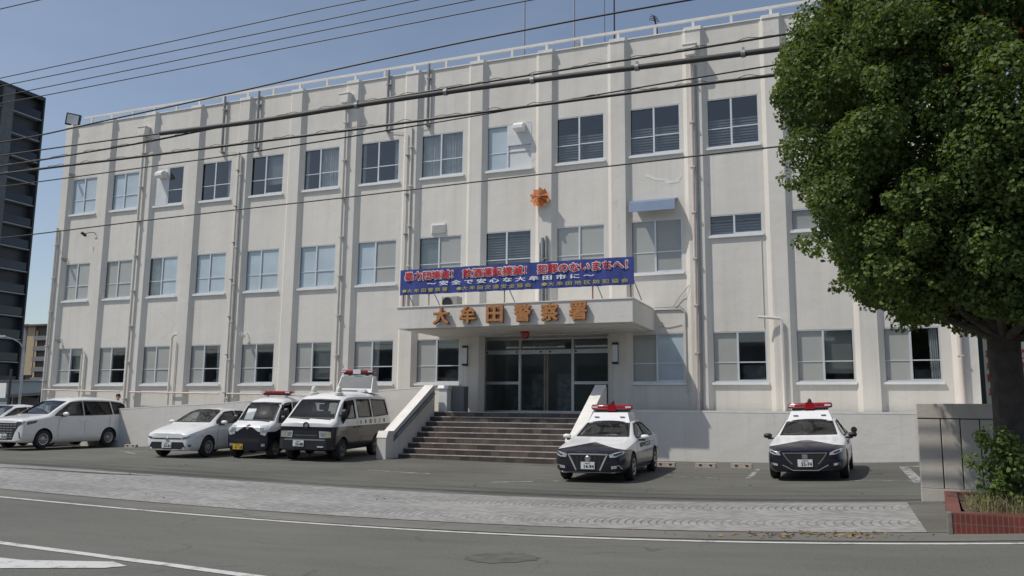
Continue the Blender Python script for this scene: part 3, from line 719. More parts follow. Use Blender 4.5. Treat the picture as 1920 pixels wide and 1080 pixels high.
RW = thing('ramp_wall', 'long cream ramp wall rising towards the stairs behind the parked vans', 'ramp wall', (12, -1.5, 0))
top = [(-2.0, 1.22), (6.1, 1.50), (7.9, 1.61), (11.05, 1.75), (14.46, 2.04), (17.6, 2.21), (19.755, 2.36)]
mb = MB(); mb.prism([(-2.0, -.5)]+top+[(19.755, -.5)], -1.6, -1.42, 'y'); part('retaining_wall', mb, M['wall2'], RW)
mb = MB(); mb.prism(top+[(x, z+.045) for x, z in top[::-1]], -1.606, -1.40, 'y'); mb.v = [(x, y, z+.002) for x, y, z in mb.v]; part('wall_coping', mb, M['cap'], RW)
mb = MB(); rf = [(-2.0, .3), (6.1, .62), (11.05, .95), (17.6, 1.40), (19.755, 1.50)]; mb.prism([(-2.0, -.5)]+rf+[(19.755, -.5)], -1.418, -.20, 'y'); part('ramp_floor', mb, M['conc'], RW)

# things on the landing and canopy
t = thing('post_box', 'white boxed pedestal with a grey stone side standing left of the entrance doors', 'pedestal', (20.35, -1.2, LZ))
mb = MB(); mb.box(20.12, 20.45, -1.40, -1.05, LZ+.002, 2.32); part('body', mb, M['white'], t, bevel=.02)
mb = MB(); mb.prism([(-1.44, 2.322), (-1.44, 2.36), (-1.36, 2.44), (-1.02, 2.44), (-1.02, 2.322)], 20.09, 20.49, 'x'); part('cover', mb, M['white'], t)
mb = MB(); mb.box(20.455, 20.95, -1.10, -.72, LZ+.002, 2.42); part('stone_block', mb, mat('grey_granite', (.16, .165, .17), .5, var=.25, scale=30), t, bevel=.015)
t = thing('air_conditioner', 'grey outdoor air conditioning unit on the entrance canopy behind the banner', 'air conditioner', (20.5, -1.1, CZ1))
mb = MB(); mb.box(20.13, 20.75, -1.35, -.95, CZ1+.07, 5.56); part('housing', mb, mat('grey_ac_housing', (.30, .30, .28), .5), t, bevel=.02)
mb = MB(); mb.lathe([(.0, 0), (.17, 0), (.19, -.02)], (20.36, -1.352, 5.33), 'y', 18); part('fan_guard', mb, M['dark'], t)
mb = MB(); mb.tube([(20.75, -1.1, 5.2), (20.95, -.9, 5.12), (21.3, -.6, 5.04), (21.7, -.3, 5.03)], .03, 8); part('hose', mb, M['greypipe'], t, smooth=True)
mb = MB(); mb.box(20.2, 20.28, -1.35, -.95, CZ1+.037, CZ1+.07); mb.box(20.6, 20.68, -1.35, -.95, CZ1+.037, CZ1+.07); part('foot', mb, M['dark'], t)

# banner on the canopy
t = thing('slogan_banner', 'long blue banner with red, white and yellow Japanese slogans standing on the canopy', 'banner', (23.35, -2.9, CZ1))
b0, b1, bz0, bz1, by = 19.32, 27.41, 5.43, 6.29, -2.90
mb = MB(); nx = 60
for k in range(nx+1):
    x = b0+(b1-b0)*k/nx; dy = .012*math.sin(k*.9)+.016*math.sin(k*2.3+1)
    for z, e in ((bz0, .004*math.sin(k*1.3)), (bz1, .003*math.sin(k*.7))):
        mb.v += [(x, by+dy, z+e), (x, by+dy+.02, z+e)]
for k in range(nx):
    a, c = 4*k, 4*k+4; mb.f += [(a, c, c+2, a+2), (a+1, a+3, c+3, c+1), (a+2, c+2, c+3, a+3), (a, a+1, c+1, c)]; mb.mi += [0]*4
mb.f += [(0, 2, 3, 1), (4*nx, 4*nx+1, 4*nx+3, 4*nx+2)]; mb.mi += [0, 0]
pn = part('cloth', mb, M['banner'], t, smooth=True)
def bx(px): return b0+(b1-b0)*(px-750)/438.
yt = by-.022
def slogan(body, p0, p1, zc, h):
    w_ = .058*(bx(p1)-bx(p0)); e = .024
    o = bold(body, .3, .026, 12); g = bold(body, .3, .0075, 6)
    part('slogan_outline', fit_text(o, bx(p0)-e, bx(p1)+e, zc, h+.05, yt+.004), M['paintwhite'], t, sub=pn, recalc=False)
    part('slogan', fit_text(g, bx(p0), bx(p1), zc, h, yt-.012), M['red'], t, sub=pn, recalc=False)
slogan('暴力団壊滅！', 760, 858, 6.06, .29); slogan('飲酒運転撲滅！', 877, 999, 6.06, .29); slogan('犯罪のないまちへ！', 1019, 1178, 6.06, .29)
part('slogan', fit_text(bold('～ 安 全 で 安 心 な 大 牟 田 市 に ～', .2, .007, 6), bx(806), bx(1121), 5.775, .155, yt-.004), M['paintwhite'], t, sub=pn)
for body, p0, p1 in (('●大 牟 田 警 察 署', 756, 848), ('●大 牟 田 交 通 安 全 協 会', 866, 1008), ('●大 牟 田 地 区 防 犯 協 会', 1027, 1179)):
    part('slogan', fit_text(bold(body, .2, .0045, 4), bx(p0), bx(p1), 5.565, .135, yt-.004), M['yellow'], t, sub=pn)
for k, px in enumerate((756, 809, 957, 1117, 1182)):
    x = bx(px); z0 = CZ1+.037
    mb = MB(); mb.tube([(x, by+.05, z0), (x, by+.05, 6.27)], .022, 8); part('post', mb, M['rustpost' if k != 2 and k != 1 else 'yellowpost'], t, smooth=True)
    mb = MB(); mb.tube([(x+.22, by+.55, z0), (x+.02, by+.07, 5.75)], .016, 6); part('strut', mb, M['greypipe'], t, smooth=True)

# letters on the canopy fascia and the gilt emblem
t = thing('station_lettering', 'row of six copper Japanese characters fixed to the canopy fascia', 'lettering', (23.4, CY-.1, 4.6))
for ch, x in zip('大牟田警察署', (21.07, 22.03, 22.97, 23.92, 24.82, 25.74)):
    a = text_mb(ch, .62, .13, 0, res=2); g = MB(); g.add(a.v, a.f)
    for q in range(6): g.add([(p[0]+.022*math.cos(q*1.047), p[1]+.022*math.sin(q*1.047), p[2]-.0012*(q+1)) for p in a.v], a.f)
    g = fit_text(g, x-.29, x+.29, 4.635, .56, 0); g.v = [(a, CY-.105+b*1., c) for a, b, c in g.v]
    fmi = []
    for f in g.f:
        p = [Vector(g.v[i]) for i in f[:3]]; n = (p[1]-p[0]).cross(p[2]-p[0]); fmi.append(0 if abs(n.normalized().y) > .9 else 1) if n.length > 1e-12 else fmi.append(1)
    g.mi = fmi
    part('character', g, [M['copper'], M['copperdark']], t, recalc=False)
t = thing('police_emblem', 'gilt copper star shaped police emblem high on the front wall', 'emblem', (23.42, -.16, 9.12))
mb = MB(); n = 20; vs = [(23.42, -.52, 9.12)]
for k in range(n):
    a = math.pi/2+2*math.pi*k/n
    rr = .375 if k % 2 == 0 else .315
    vs.append((23.42+rr*math.cos(a), -.38+(.11 if k % 2 else .0), 9.12+rr*math.sin(a)))
o = len(vs)
for k in range(n):
    a = math.pi/2+2*math.pi*k/n; vs.append((23.42+.16*math.cos(a), -.20, 9.12+.16*math.sin(a)))
fs = [(0, 1+k, 1+(k+1) % n) for k in range(n)]+[(1+k, o+k, o+(k+1) % n, 1+(k+1) % n) for k in range(n)]
mb.add(vs, fs); part('star', mb, M['emblem'], t)
mb = MB(); mb.lathe([(.0, -.57), (.05, -.56), (.075, -.51), (.08, -.46)], (23.42, 0, 9.12), 'y', 16); part('boss', mb, M['emblem'], t, smooth=True)
mb = MB(); mb.tube([(23.42, -.30, 9.12), (23.42, -.15, 9.12)], .07, 10); part('mount', mb, M['dark'], t)

# roof things
t = thing('floodlight', 'square black floodlight on the roof corner at the left end of the building', 'floodlight', (-.22, 0, ZTOP))
m4 = Matrix.Translation((-.22, .0, 15.02)) @ Matrix.Rotation(R(35), 4, 'Z') @ Matrix.Rotation(R(8), 4, 'Y') @ Matrix.Rotation(R(10), 4, 'X')
a = MB(); a.box(-.32, .32, -.09, .08, -.27, .30); part('housing', xf(a, m4), M['dark'], t, bevel=.03)
a = MB(); a.box(-.25, .25, -.105, -.091, -.20, .24); part('lens', xf(a, m4), M['lamp'], t)
a = MB(); a.box(-.42+.12, -.14, -.06, .06, 14.705, 14.80); part('bracket', a, M['steel'], t)
for k, (x, h, r, m, lab) in enumerate(((22.52, 4.2, .032, 'steel', 'leftmost tall pale antenna mast on the roof edge'), (24.49, 4.2, .032, 'steel', 'middle pale antenna mast with a small box at its foot'),
                                       (26.02, 4.2, .022, 'dark', 'thin black antenna mast on the roof edge'))):
    t = thing('antenna_mast', lab, 'antenna', (x, .35, ZTOP-.3), group='roof antennas')
    a = MB(); a.tube([(x, .35, 14.32), (x, .35, 15.2), (x, .35, 14.66+h)], [r*1.3, r*1.3, r], 10); part('mast', a, M[m], t, smooth=True)
    if k == 1: a = MB(); a.box(x+.06, x+.24, .25, .45, 14.72, 14.98); part('junction_box', a, M['greypipe'], t)
    if k == 2: a = MB(); a.tube([(x-.36, .35, 14.31), (x-.36, .35, 18.5)], .010, 6); part('guy_wire', a, M['dark'], t)
    a = MB(); a.box(x-.12, x+.12, .23, .47, 14.312, 14.36); part('base_plate', a, M['steel'], t)
t = thing('aerial', 'short dark television aerial leaning above the roof railing', 'antenna', (27.55, .4, ZTOP-.3), group='roof antennas')
a = MB(); a.tube([(27.58, .4, 14.32), (27.56, .4, 15.1), (27.46, .4, 15.62)], .03, 8); part('mast', a, M['dark'], t, smooth=True)
a = MB()
for k in range(4): a.tube([(27.33+.02*k, .40-.2, 15.40+.06*k), (27.62-.03*k, .40+.2, 15.46+.06*k)], .012, 6)
part('element', a, M['dark'], t)

# security cameras
def cctv(x, y, z, lab, body, arm):
    t = thing('security_camera', lab, 'security camera', (x, y, z), group='security cameras on the front wall')
    a = MB(); a.box(-.055, .055, -.17, .10, -.05, .05); part('body', xf(a, Matrix.Translation((x, y, z)) @ Matrix.Rotation(R(-25), 4, 'X') @ Matrix.Rotation(0, 4, 'Z')), M[body], t, bevel=.015)
    a = MB(); a.lathe([(0, -.178), (.035, -.178), (.04, -.171)], (0, 0, 0), 'y', 12); part('lens', xf(a, Matrix.Translation((x, y, z)) @ Matrix.Rotation(R(-25), 4, 'X')), M['dark'], t)
    a = MB(); a.tube(arm, .018, 8); part('bracket', a, M[body], t, smooth=True)
cctv(1.50, -.32, 9.30, 'black camera on a long arm below the top floor at the left end', 'dark', [(1.52, -.28, 9.35), (1.75, -.28, 9.38), (2.02, -.26, 9.38), (2.02, -.15, 9.30)])
cctv(10.62, -.20, 4.50, 'white camera above a ground floor window between two drainpipes', 'white', [(10.64, -.16, 4.56), (10.66, -.08, 4.62), (10.66, .0, 4.62)])
cctv(.22, -.16, 8.24, 'small grey camera above the leftmost middle floor window', 'greypipe', [(.22, -.12, 8.30), (.22, 0, 8.33)])
cctv(.30, -.16, 4.50, 'small grey camera above the leftmost ground floor window', 'greypipe', [(.30, -.12, 4.56), (.30, 0, 4.60)])
cctv(.24, -.16, 12.22, 'small grey camera above the leftmost top floor window', 'greypipe', [(.24, -.12, 12.28), (.24, 0, 12.31)])

# ------------------------------------------------------------------ vehicles
def eval_mesh(o):
    bpy.context.view_layer.update()
    return bpy.data.meshes.new_from_object(o.evaluated_get(bpy.context.evaluated_depsgraph_get()))
def loft(stations, creases=(0, .55, 0, 0, .45, .45, 0), capc=.5, levels=2):
    """closed body lofted through cross-sections; returns a subdivided mesh"""
    bm = bmesh.new(); rings = []
    for st in stations:
        x, h = st[0], st[1]; ring = [bm.verts.new((x, y, z)) for y, z in h]
        ring += [bm.verts.new((x, -y, z)) for y, z in h[-2:0:-1]]
        rings.append(ring)
    n = len(rings[0]); m = (n+2)//2
    for a, b in zip(rings, rings[1:]):
        for i in range(n): bm.faces.new((a[i], a[(i+1) % n], b[(i+1) % n], b[i]))
    for r in (rings[0], rings[-1]):
        L = lambda i: r[i]; Rr = lambda i: r[(n-i) % n]
        for i in range(m-1):
            vs = []
            for v in (L(i), L(i+1), Rr(i+1), Rr(i)):
                if v not in vs: vs.append(v)
            bm.faces.new(vs)
    bmesh.ops.recalc_face_normals(bm, faces=bm.faces)
    cl = bm.edges.layers.float.get('crease_edge') or bm.edges.layers.float.new('crease_edge')
    bm.edges.ensure_lookup_table()
    for e in bm.edges:
        a, b = e.verts
        for r1, r2 in zip(rings, rings[1:]):
            if (a in r1 and b in r2) or (a in r2 and b in r1):
                i = (r1+r2).index(a) % n; i = min(i, n-i); e[cl] = creases[i] if i < len(creases) else 0; break
        for r in (rings[0], rings[-1]):
            if a in r and b in r and abs(r.index(a)-r.index(b)) in (1, n-1): e[cl] = capc
    me = bpy.data.meshes.new('body'); bm.to_mesh(me); bm.free()
    o = bpy.data.objects.new('body', me); COL.objects.link(o)
    md = o.modifiers.new('s', 'SUBSURF'); md.levels = levels; md.render_levels = levels
    r = eval_mesh(o); bpy.data.objects.remove(o); return r
def S(x, *p):
    zb, wb, zl, wl, zm, wm, zbelt, wbelt, zr, wr, zc = p
    return (x, [(0, zb), (wb, zb), (wl, zl), (wm, zm), (wbelt, zbelt), (wr, zr), (wr*.62, zc-.012), (0, zc)])
def bvh_of(me):
    bm = bmesh.new(); bm.from_mesh(me); b = BVHTree.FromBMesh(bm); bm.free(); return b
def fill(poly, cuts):
    bm = bmesh.new(); vs = [bm.verts.new((p[0], p[1], 0)) for p in poly]
    es = [bm.edges.new((vs[i], vs[(i+1) % len(vs)])) for i in range(len(vs))]
    bmesh.ops.triangle_fill(bm, edges=es, use_beauty=True)
    for _ in range(cuts): bmesh.ops.subdivide_edges(bm, edges=bm.edges[:], cuts=1, use_grid_fill=True); bmesh.ops.triangulate(bm, faces=bm.faces[:])
    bm.verts.index_update(); r = ([v.co.to_2d() for v in bm.verts], [tuple(v.index for v in f.verts) for f in bm.faces]); bm.free(); return r
DIR = {'front': Vector((-1, 0, 0)), 'rear': Vector((1, 0, 0)), 'left': Vector((0, -1, 0)), 'right': Vector((0, 1, 0)), 'top': Vector((0, 0, -1))}
def place(p, ax): return {'front': Vector((5, p[0], p[1])), 'rear': Vector((-5, p[0], p[1])), 'left': Vector((p[0], 5, p[1])), 'right': Vector((p[0], -5, p[1])), 'top': Vector((p[0], p[1], 5))}[ax]
def cast(bvh, p, ax):
    o = place(p, ax); d = DIR[ax]
    for dy in (0, .01, -.01, .03, -.03, .06, -.06):
        q = o.copy()
        if ax in ('front', 'rear'): q.y *= 1-abs(dy); q.z += dy
        elif ax != 'top': q.z += dy
        h = bvh.ray_cast(q, d)
        if h[0] is not None:
            r = h[0].copy()
            if ax in ('front', 'rear'): r.y, r.z = o.y, o.z
            elif ax != 'top': r.x, r.z = o.x, o.z
            return r
    return None
def decal(bvh, poly, ax, lift=.006, cuts=2):
    v2, fs = fill(poly, cuts); d = DIR[ax]; vs = []
    for p in v2:
        h = cast(bvh, p, ax)
        vs.append((h-d*lift) if h else None)
    good = [v for v in vs if v is not None]
    if not good: return MB()
    for i, v in enumerate(vs):
        if v is None:
            q = place(v2[i], ax); b = min(good, key=lambda g: ((g-q)-d*((g-q).dot(d))).length); vs[i] = q+d*((b-q).dot(d))
    mb = MB(); mb.add(vs, fs); n = len(vs)
    # rim so the piece has thickness
    cnt = {}
    for f in fs:
        for i in range(3): e = (f[i], f[(i+1) % 3]); cnt[tuple(sorted(e))] = cnt.get(tuple(sorted(e)), [])+[e]
    mb.v += [tuple(v+d*(lift+.004)) for v in vs]
    for k, e in cnt.items():
        if len(e) == 1: a, b = e[0]; mb.f.append((a, b, b+n, a+n)); mb.mi.append(0)
    return mb
def strip(bvh, pts, wd, ax, lift=.008, closed=False):
    mb = MB(); P = [Vector(p) for p in pts]
    if closed: P.append(P[0])
    for a, b in zip(P, P[1:]):
        d = (b-a).normalized(); nn = Vector((-d.y, d.x))*wd/2; e = d*wd*.3
        q = decal(bvh, [a-e-nn, b+e-nn, b+e+nn, a-e+nn], ax, lift, 2); mb.add(q.v, q.f)
    return mb
def prism_cut(bvh, poly, ax, out=.14, inn=.15):
    d = DIR[ax]; n = len(poly); A = []; B = []
    hs = [cast(bvh, p, ax) for p in poly]
    for h in hs: A.append(h-d*out); B.append(h+d*inn)
    v2, fs = fill(poly, 0)
    mb = MB(); mb.v = [tuple(v) for v in A+B]
    mb.f = [tuple(f) for f in fs]+[tuple(i+n for i in f[::-1]) for f in fs]+[(i, i+n, (i+1) % n+n, (i+1) % n) for i in range(n)]; mb.mi = [0]*len(mb.f)
    return mb
def shrink(poly, k):
    cx = sum(p[0] for p in poly)/len(poly); cy = sum(p[1] for p in poly)/len(poly)
    out = []
    for x, y in poly:
        dx, dy = x-cx, y-cy; L = math.hypot(dx, dy); out.append((x-dx/L*k, y-dy/L*k))
    return out
def mirror(poly): return [(-p[0], p[1]) for p in poly]

def vehicle(spec, label, cat, loc, deg, group=None, scale=.95, name=None):
    t = thing(name or spec['name'], label, cat, loc, R(deg), group, scale)
    fx = Vector((math.cos(R(deg)), math.sin(R(deg)), 0)); fy = Vector((-fx.y, fx.x, 0)); hh = lambda d: float(gz(loc[0]+d.x, loc[1]+d.y))
    if loc[0] > 7:      # stand on the sloping forecourt
        a = 1.4*fx; b = .8*fy; ex = (2*a+Vector((0, 0, hh(a)-hh(-a)))).normalized(); ey = (2*b+Vector((0, 0, hh(b)-hh(-b)))).normalized(); ez = ex.cross(ey).normalized(); ey = ez.cross(ex)
        t.rotation_euler = Matrix((ex, ey, ez)).transposed().to_euler()
        t.location.z = (hh(a+b)+hh(a-b)+hh(b-a)+hh(-a-b))/4+.002
    me = loft(spec['body'], spec.get('creases', (0, .55, 0, 0, .45, .45, 0)))
    bvh = bvh_of(me)
    paint = spec['paint']; me.materials.clear(); me.materials.append(paint)
    me.polygons.foreach_set('use_smooth', [True]*len(me.polygons))
    body = bpy.data.objects.new('body', me); COL.objects.link(body)
    # cabin hollow, window openings, wheel arches
    cav = bpy.data.objects.new('cut', loft(spec['cabin'], (0, .8, .8, .8, .8, .8, .8), .9, 1)); cav.data.materials.clear(); cav.data.materials.append(M['cabin']); COL.objects.link(cav)
    cm = MB(); wins = []
    for ax, poly, kind in spec['windows']:
        for s in ((1, -1) if ax == 'side' else (1,)):
            a = ax if ax != 'side' else ('left' if s > 0 else 'right')
            q = prism_cut(bvh, shrink(poly, .012), a, .14, .24 if a == 'front' else .17); cm.add(q.v, q.f); wins.append((a, poly, kind))
    for wx in spec['axles']:
        for s in (1, -1):
            rr = spec['wr']*1.14; hw = spec['track']
            q = MB(); n = 28; ya, yb = s*(hw-.30), s*(hw+.4)
            q.v = [(wx+rr*math.cos(2*math.pi*k/n), y, spec['wr']+.01+rr*math.sin(2*math.pi*k/n)) for y in (ya, yb) for k in range(n)]
            q.f = [tuple(range(n)), tuple(range(2*n-1, n-1, -1))]+[(k, k+n, (k+1) % n+n, (k+1) % n) for k in range(n)]; cm.add(q.v, q.f)
    cut = mesh_obj('cut2', cm, M['dark'])
    for c in (cav, cut):
        md = body.modifiers.new('b', 'BOOLEAN'); md.operation = 'DIFFERENCE'; md.solver = 'EXACT'; md.object = c
        md.use_self = (c is cut)
        try: md.material_mode = 'TRANSFER'
        except Exception: pass
    new = eval_mesh(body); new.set_sharp_from_angle(angle=R(32)); body.modifiers.clear(); body.data = new; body.parent = t; new.name = 'body'
    bpy.data.objects.remove(cut); bpy.data.objects.remove(cav)
    G = {'glass': M['carglass'], 'dark': M['cardark']}
    for ax, poly, kind in wins:
        nm = 'windscreen' if ax == 'front' else ('rear_window' if ax == 'rear' else 'side_window')
        g = mesh_obj(nm, decal(bvh, poly, ax, -.012, 3), G[kind], t, smooth=True, recalc=True)
        n = len(poly); fr = strip(bvh, poly, .035, ax, .009, True); mesh_obj('window_seal', fr, M['dark'], g)
    for d in spec['parts'](bvh):
        nm, mb, m = d[:3]; o = mesh_obj(nm, mb, m, t, smooth=d[3] if len(d) > 3 else False)
        for s in (d[4] if len(d) > 4 else ()): mesh_obj(s[0], s[1], s[2], o)
    # wheels
    for wx in spec['axles']:
        for s in (1, -1):
            r, tw = spec['wr'], .20; y = s*(spec['track']-tw/2)
            mb = MB(); pf = [(r*.62, -tw/2), (r*.92, -tw/2), (r, -tw/2+.035), (r, tw/2-.035), (r*.92, tw/2), (r*.62, tw/2)]; mb.lathe(pf, (wx, y, r), 'y', 30)
            w_ = mesh_obj('wheel', mb, M['rubber'], t, smooth=True)
            mb = MB(); o_ = s*tw/2; k_ = 1 if s > 0 else -1
            mb.lathe([(r*.64, o_-.02*k_), (r*.60, o_+.004*k_), (r*.50, o_-.01*k_), (r*.30, o_-.035*k_), (r*.14, o_-.012*k_), (0., o_-.006*k_)], (wx, y, r), 'y', 30)
            rm = mesh_obj('rim', mb, spec.get('rim', M['rim']), w_, smooth=True)
            mb = MB(); ns = spec.get('spokes', 8)
            for q in range(ns):
                a0 = 2*math.pi*(q+.5)/ns
                P = [(rr*math.cos(a0+da), rr*math.sin(a0+da)) for rr, da in ((r*.33, -.13), (r*.50, -.17), (r*.50, .17), (r*.33, .13))]
                yy = y+o_+.001*k_-.008*k_
                mb.add([(wx+p[0], yy+(.0 if i in (1, 2) else -.0), r+p[1]) for i, p in enumerate(P)]+[(wx+p[0], yy-.03*k_, r+p[1]) for p in P], [(0, 1, 2, 3), (0, 4, 5, 1), (1, 5, 6, 2), (2, 6, 7, 3), (3, 7, 4, 0)])
            mesh_obj('rim_hole', mb, M['dark'], w_)
    # seats and dashboard
    ca = spec['seats']
    for (x, y, zs, wd, zh) in ca:
        mb = MB(); mb.box(x-.25, x+.28, y-wd/2, y+wd/2, zs-.16, zs); mb.prism([(x-.30, zs-.05), (x-.16, zs-.05), (x-.30, zh), (x-.42, zh)], y-wd/2, y+wd/2, 'y')
        n = 1 if wd < .8 else 3
        for q in range(n):
            yy = y+(q-(n-1)/2)*.42; mb.box(x-.44, x-.33, yy-.13, yy+.13, zh+.03, zh+.21)
        mesh_obj('seat', mb, M['seat'], t, bevel=.03)
    x, z, hw = spec['dash']
    mb = MB(); mb.prism([(x, z-.25), (x, z), (x-.30, z+.05), (x-.42, z-.02), (x-.42, z-.25)], -hw, hw, 'y'); mesh_obj('dashboard', mb, M['cabin'], t)
    mb = MB(); n = 16; cx, cy, cz = x-.55, -.36, z+.02
    mb.tube([(cx+.10*math.sin(2*math.pi*k/n), cy+.18*math.cos(2*math.pi*k/n), cz+.16*math.sin(2*math.pi*k/n)) for k in range(n+1)], .016, 6); mesh_obj('steering_wheel', mb, M['dark'], t, smooth=True)
    return t

def number_plate(bvh, z, digits, mt='plate', x=None, y=0., w_=.33):
    h = cast(bvh, (y, z), 'front'); X = (h.x if x is None else x)+.03
    mb = MB(); mb.box(X-.05, X, y-w_/2, y+w_/2, z-.0825, z+.0825)
    g = text_mb(digits, .12, 0, .004); xs = [v[0] for v in g.v]; ys = [v[1] for v in g.v]
    def st(g, y0, y1, zc, hh):
        xs = [v[0] for v in g.v]; ys = [v[1] for v in g.v]; r = MB(); r.f = g.f; r.mi = g.mi
        r.v = [(X+.003, y0+(v[0]-min(xs))/(max(xs)-min(xs))*(y1-y0), zc+(v[1]-(min(ys)+max(ys))/2)/(max(ys)-min(ys))*hh) for v in g.v]; return r
    return ('number_plate', mb, M[mt], False, [('plate_lettering', st(g, y-.09, y+.15, z-.022, .085), M['ink']), ('plate_lettering', st(text_mb('福岡', .06), y-.07, y+.06, z+.052, .035), M['ink'])])
def mirror_parts(bvh, x, z, hw, m, size=(.10, .2, .13), stalk='dark'):
    out = []
    for s in (1, -1):
        h = cast(bvh, (x, z-.07), 'left' if s > 0 else 'right'); y0 = h.y
        mb = MB(); cy = s*(abs(y0)+.06+size[1]/2)
        n = 12
        for i in range(5):
            f = (-1, -.75, 0, .75, 1)[i]; k = (.45, .85, 1, .85, .5)[i]
            mb.v += [(x+size[0]*.6*k*math.cos(2*math.pi*q/n), cy+f*size[1]/2, z+size[2]/2*k*math.sin(2*math.pi*q/n)) for q in range(n)]
        for i in range(4):
            for q in range(n): mb.f.append((i*n+q, i*n+(q+1) % n, (i+1)*n+(q+1) % n, (i+1)*n+q)); mb.mi.append(0)
        mb.f += [tuple(range(n)), tuple(range(4*n, 5*n))]; mb.mi += [0, 0]
        st = MB(); st.box(x-.035, x+.035, min(y0*.98, cy), max(y0*.98, cy), z-.095, z-.05)
        out.append(('door_mirror', mb, m, True, [('mirror_stalk', st, M[stalk])]))
    return out
def light_bar(x, z, w_, h=.13, horn=True):
    """red beacon bar; long axis across the car"""
    mb = MB(); n = 14; L = w_/2
    for i, (f, k) in enumerate(((-1, .55), (-.97, .85), (-.90, 1), (.90, 1), (.97, .85), (1, .55))):
        mb.v += [(x+.14*k*math.copysign(abs(math.cos(2*math.pi*q/n))**.7, math.cos(2*math.pi*q/n)), f*L, z+h/2*k*math.copysign(abs(math.sin(2*math.pi*q/n))**.7, math.sin(2*math.pi*q/n))) for q in range(n)]
    for i in range(5):
        for q in range(n): mb.f.append((i*n+q, i*n+(q+1) % n, (i+1)*n+(q+1) % n, (i+1)*n+q)); mb.mi.append(0)
    mb.f += [tuple(range(n)), tuple(range(5*n, 6*n))]; mb.mi += [0, 0]
    subs = []
    a = MB(); a.box(x-.10, x+.10, -L*.8, L*.8, z-h/2-.045, z-h/2+.01); subs.append(('bar_base', a, M['dark']))
    for s in (-1, 1):
        a = MB(); a.box(x+.128, x+.148, s*(L*.80)-.075, s*(L*.80)+.075, z-.02, z+.025); subs.append(('white_lamp', a, M['lamp']))
    if horn:
        a = MB(); a.prism([(-.12, z-h/2-.02), (-.085, z+h/2+.015), (.085, z+h/2+.015), (.12, z-h/2-.02)], x-.10, x+.165, 'x'); subs.append(('centre_speaker', a, M['lightbar']))
        a = MB(); a.lathe([(.055, z+h/2), (.05, z+h/2+.06), (.028, z+h/2+.10), (0., z+h/2+.115)], (x, .0, 0), 'z', 12); subs.append(('sensor', a, M['dark']))
    return ('light_bar', mb, M['lightbar'], True, subs)
def seams(bvh, lines, ax='left', wd=.010):
    r = []
    for a in ('left', 'right'):
        for pts in lines: r.append(('door_seam', strip(bvh, pts, wd, a, .002), M['dark']))
    return r
def handles(bvh, pts, m='chrome'):
    r = []
    for a, s in (('left', 1), ('right', -1)):
        for x, z in pts:
            h = cast(bvh, (x, z), a); mb = MB(); mb.box(x-.10, x+.10, min(h.y, h.y+s*.035), max(h.y, h.y+s*.035), z-.014, z+.014); r.append(('door_handle', mb, M[m]))
    return r

# ---- saloon body shared by the two patrol cars and (rescaled) the white saloon
def saloon(kx=1., ky=1., kz=1., cowl=0.):
    sh = lambda x: x+cowl*float(np.interp(x, [-.5, .7, 1.1, 2.1], [0, 1, 1, 0]))
    b = [S(2.43, .24, .58, .32, .70, .50, .73, .66, .69, .70, .54, .72), S(2.33, .21, .70, .31, .81, .50, .835, .705, .79, .765, .61, .79), S(1.98, .19, .77, .32, .88, .54, .89, .785, .85, .855, .66, .875),
         S(1.42, .19, .80, .32, .895, .58, .90, .865, .87, .925, .68, .95), S(1.00, .19, .80, .32, .895, .60, .90, .925, .865, .985, .71, 1.012), S(.82, .19, .80, .32, .895, .60, .90, .935, .865, 1.06, .71, 1.10),
         S(.24, .19, .80, .32, .895, .60, .90, .95, .86, 1.35, .595, 1.405), S(.0, .19, .80, .32, .895, .60, .90, .955, .86, 1.385, .60, 1.445), S(-.5, .19, .80, .32, .895, .60, .90, .965, .86, 1.40, .61, 1.46), S(-1.1, .19, .80, .32, .895, .60, .90, .975, .86, 1.355, .60, 1.42),
         S(-1.72, .20, .80, .33, .89, .60, .895, .985, .85, 1.10, .66, 1.13), S(-2.0, .21, .78, .34, .87, .60, .885, .97, .83, 1.02, .65, 1.05), S(-2.36, .24, .72, .36, .82, .60, .84, .93, .79, .985, .6, 1.01), S(-2.47, .30, .62, .38, .72, .60, .75, .86, .71, .92, .54, .94)]
    c = [(.86, .50, .70, .92, .74, .97, .62), (.22, .50, .72, .94, .77, 1.32, .54), (-.5, .50, .72, .95, .77, 1.375, .55), (-1.1, .50, .72, .95, .77, 1.33, .54), (-1.66, .50, .70, .95, .74, 1.04, .58)]
    cab = []
    for x, z0, w0, z1, w1, z2, w2 in c: cab.append((sh(x)*kx, [(0, z0*kz), (w0*ky, z0*kz), (w0*ky, (z0+.2)*kz), (w1*ky, z1*kz), (w2*ky, z2*kz), (w2*ky*.6, (z2+.02)*kz), (0, (z2+.02)*kz)]))
    body = [(sh(x)*kx, [(y*ky, z*kz) for y, z in h]) for x, h in b]
    f = lambda P, a, bb: [((p[0] if a == ky else sh(p[0]))*a, p[1]*bb) for p in P]
    wins = [('front', f([(-.665, 1.03), (.665, 1.03), (.62, 1.15), (.535, 1.375), (0, 1.395), (-.535, 1.375), (-.62, 1.15)], ky, kz), 'glass'), ('rear', f([(-.58, 1.10), (.58, 1.10), (.50, 1.36), (-.50, 1.36)], ky, kz), 'dark'),
            ('side', f([(.74, .985), (.66, 1.05), (.14, 1.31), (-.30, 1.345), (-.30, .995)], kx, kz), 'glass'), ('side', f([(-.38, .995), (-.38, 1.345), (-.75, 1.34), (-1.12, 1.29), (-1.48, 1.09), (-1.42, 1.01)], kx, kz), 'dark')]
    return body, cab, wins
def seats_saloon(kx=1.): return [(-.12, .38, .58, .5, 1.02), (-.12, -.38, .58, .5, 1.02), (-1.0, 0, .58, 1.2, 1.02)]

